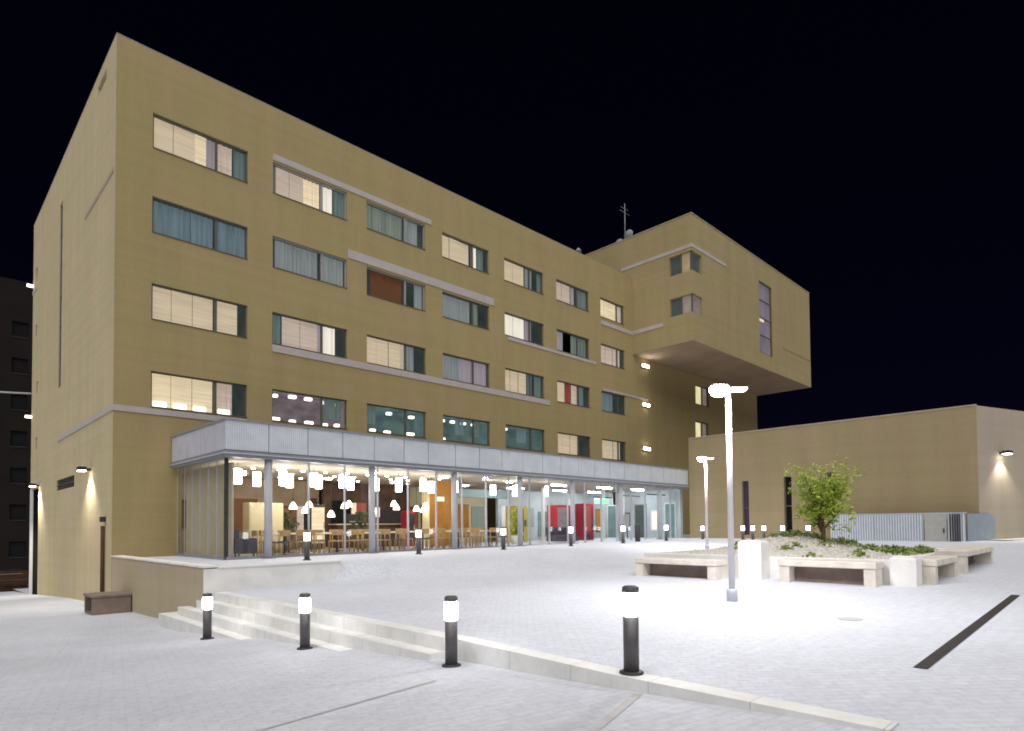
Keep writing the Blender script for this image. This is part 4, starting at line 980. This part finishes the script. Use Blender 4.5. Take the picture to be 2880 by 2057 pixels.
m.build('trunk', M['trunk'], tr)
m = MB()
for tp in tips:
    for c_ in range(3):
        cc = tp+Vector((rnd.gauss(0,.19),rnd.gauss(0,.19),rnd.gauss(0,.16)))
        for k in range(22):
            c = cc+Vector((rnd.gauss(0,.10),rnd.gauss(0,.10),rnd.gauss(0,.09)))
            u = Vector((rnd.gauss(0,1),rnd.gauss(0,1),rnd.gauss(-.2,.7))).normalized()*rnd.uniform(.05,.085); v = u.orthogonal().normalized()*rnd.uniform(.02,.032)
            m.quad(c-u,c+v,c+u,c-v)
m.build('crown', M['leaf'], tr)

# ---------------------------------------------------------------- dark street beyond the left corner
bb = thing('far_building', 'dark unlit building at the end of the street beyond the left corner', 'building', (0,52,-3))
m = MB(); wh = [(x, x+1.3, z, z+1.5) for x in (-8,-4.6,-1.2,2.2) for z in (-1.0,2.6,6.2,9.8,13.4,17.0,20.6)]
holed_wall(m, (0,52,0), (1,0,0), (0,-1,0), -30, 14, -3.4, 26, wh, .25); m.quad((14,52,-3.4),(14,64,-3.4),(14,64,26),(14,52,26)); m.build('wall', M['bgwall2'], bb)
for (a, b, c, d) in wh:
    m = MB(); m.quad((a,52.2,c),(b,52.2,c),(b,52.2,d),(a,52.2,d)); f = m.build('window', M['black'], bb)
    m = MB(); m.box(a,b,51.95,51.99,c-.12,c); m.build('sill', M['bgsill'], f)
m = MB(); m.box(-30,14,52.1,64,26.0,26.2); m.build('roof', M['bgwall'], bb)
hb = thing('brown_hoarding', 'dark brown timber hoarding beside the street beyond the left corner', 'fence', (0,27,-2.4))
m = MB()
for k in range(7): m.box(-5.0,2.4,27,27.04,-2.45+k*.2,-2.27+k*.2)
m.build('board', M['brown'], hb)
for x in (-4.5,-2.6,-.7,1.2): 
    m = MB(); m.box(x-.05,x+.05,27.042,27.14,-2.5,-.9); m.build('post', M['wood_d'], hb)
m = MB(); m.box(-1.6,2.0,26.4,26.5,-1.75,-1.68); m.box(-1.6,2.0,26.2,26.7,-1.68,-1.62); tb = m.build('board', M['brown'], hb)
car = thing('parked_car', 'dark parked car half hidden behind the hoarding at the left edge', 'car', (0,31,-2.6))
prof = [(-2.1,.35),(-2.1,.75),(-1.9,.92),(-1.1,.98),(-.5,1.42),(.9,1.45),(1.5,1.02),(2.05,.9),(2.12,.35)]
m = MB(); n = len(prof); off = Vector((0,31,-2.62))
for s_ in (-.82,.82): 
    for (x, z) in prof: m.v.append((off.x+x, off.y+s_, off.z+z))
m.f.append(tuple(range(n))); m.f.append(tuple(range(2*n-1,n-1,-1))); m.m += [0,0]; m.sm += [False]*2
for i in range(n):
    j = (i+1)%n; m.f.append((j,i,n+i,n+j)); m.m.append(0); m.sm.append(False)
m.build('body', M['carpaint'], car)
for wx in (-1.3,1.3):
    for s_ in (-.80,.80):
        m = MB(); m.tube([(off.x+wx,off.y+s_-.1,off.z+.32),(off.x+wx,off.y+s_+.1,off.z+.32)], .32, 18); w_ = m.build('wheel', M['tyre'], car)
        m = MB(); m.tube([(off.x+wx,off.y+s_-.108,off.z+.32),(off.x+wx,off.y+s_+.108,off.z+.32)], .19, 14); m.build('rim', M['grey'], w_)
m = MB(); m.box(off.x-.5,off.x+.9,off.y-.835,off.y-.822,off.z+1.0,off.z+1.36); m.build('side_window', M['grey_c'], car)
for s_ in (-.6,.6):
    m = MB(); m.box(off.x-2.13,off.x-2.1,off.y+s_-.12,off.y+s_+.12,off.z+.62,off.z+.74); m.build('headlight', M['farlight'], car)
cb = MB(); cb.tube([(-14,26,9.9),(-6,23,9.5),(-.02,19.2,9.35)], .05, 6)
tag(cb.build('overhead_cable', M['column']), 'pale cable strung across the street to the far left edge of the building', 'cable')

# ---------------------------------------------------------------- light, sky, camera
w = bpy.data.worlds.new('World'); scene.world = w; w.use_nodes = True; nt = w.node_tree
bg = nt.nodes['Background']; sky = nt.nodes.new('ShaderNodeTexSky'); sky.sky_type = 'NISHITA'; sky.sun_disc = False
SD = Vector((-.42,-.40,1.0)).normalized()       # towards the light
sky.sun_elevation = math.asin(SD.z); sky.sun_rotation = math.atan2(SD.x, SD.y)
tint = nt.nodes.new('ShaderNodeMix'); tint.data_type = 'RGBA'; tint.blend_type = 'MULTIPLY'; tint.inputs[0].default_value = 1; tint.inputs[7].default_value = (.45,.30,1.0,1)
nt.links.new(sky.outputs[0], tint.inputs[6]); nt.links.new(tint.outputs[2], bg.inputs[0]); bg.inputs[1].default_value = .0010
sl = bpy.data.lights.new('sun_fill','SUN'); sl.energy = 3.1; sl.angle = R(80); sl.color = (1,.97,.93)  # broad soft fill lamp added for the even night glow
so = bpy.data.objects.new('sun_fill', sl); COL.objects.link(so); so.rotation_euler = SD.to_track_quat('Z','Y').to_euler()

yaw, pitch, roll, F = R(44.5409), R(1.6552), R(-.5109), 1373.86
f = Vector((math.sin(yaw)*math.cos(pitch), math.cos(yaw)*math.cos(pitch), math.sin(pitch))); r = Vector((math.cos(yaw),-math.sin(yaw),0)); u = r.cross(f)
r2 = r*math.cos(roll)+u*math.sin(roll); u2 = u*math.cos(roll)-r*math.sin(roll)
cd = bpy.data.cameras.new('camera'); cam = bpy.data.objects.new('camera', cd); COL.objects.link(cam)
cam.matrix_world = Matrix(((r2.x,u2.x,-f.x,-5.12),(r2.y,u2.y,-f.y,-24.84),(r2.z,u2.z,-f.z,1.6),(0,0,0,1)))
cd.sensor_width = 36; cd.sensor_fit = 'HORIZONTAL'; cd.lens = F/2274*36; cd.shift_y = (1128.02-812)/2274; cd.clip_start = .05; cd.clip_end = 6000
scene.camera = cam
scene.render.engine = 'CYCLES'
scene.view_settings.view_transform = 'Standard'; scene.view_settings.look = 'None'; scene.view_settings.exposure = 0
cy = scene.cycles; cy.use_denoising = True; cy.max_bounces = 6; cy.diffuse_bounces = 3; cy.glossy_bounces = 3; cy.transparent_max_bounces = 10
cy.sample_clamp_indirect = 6; cy.filter_width = 1.8
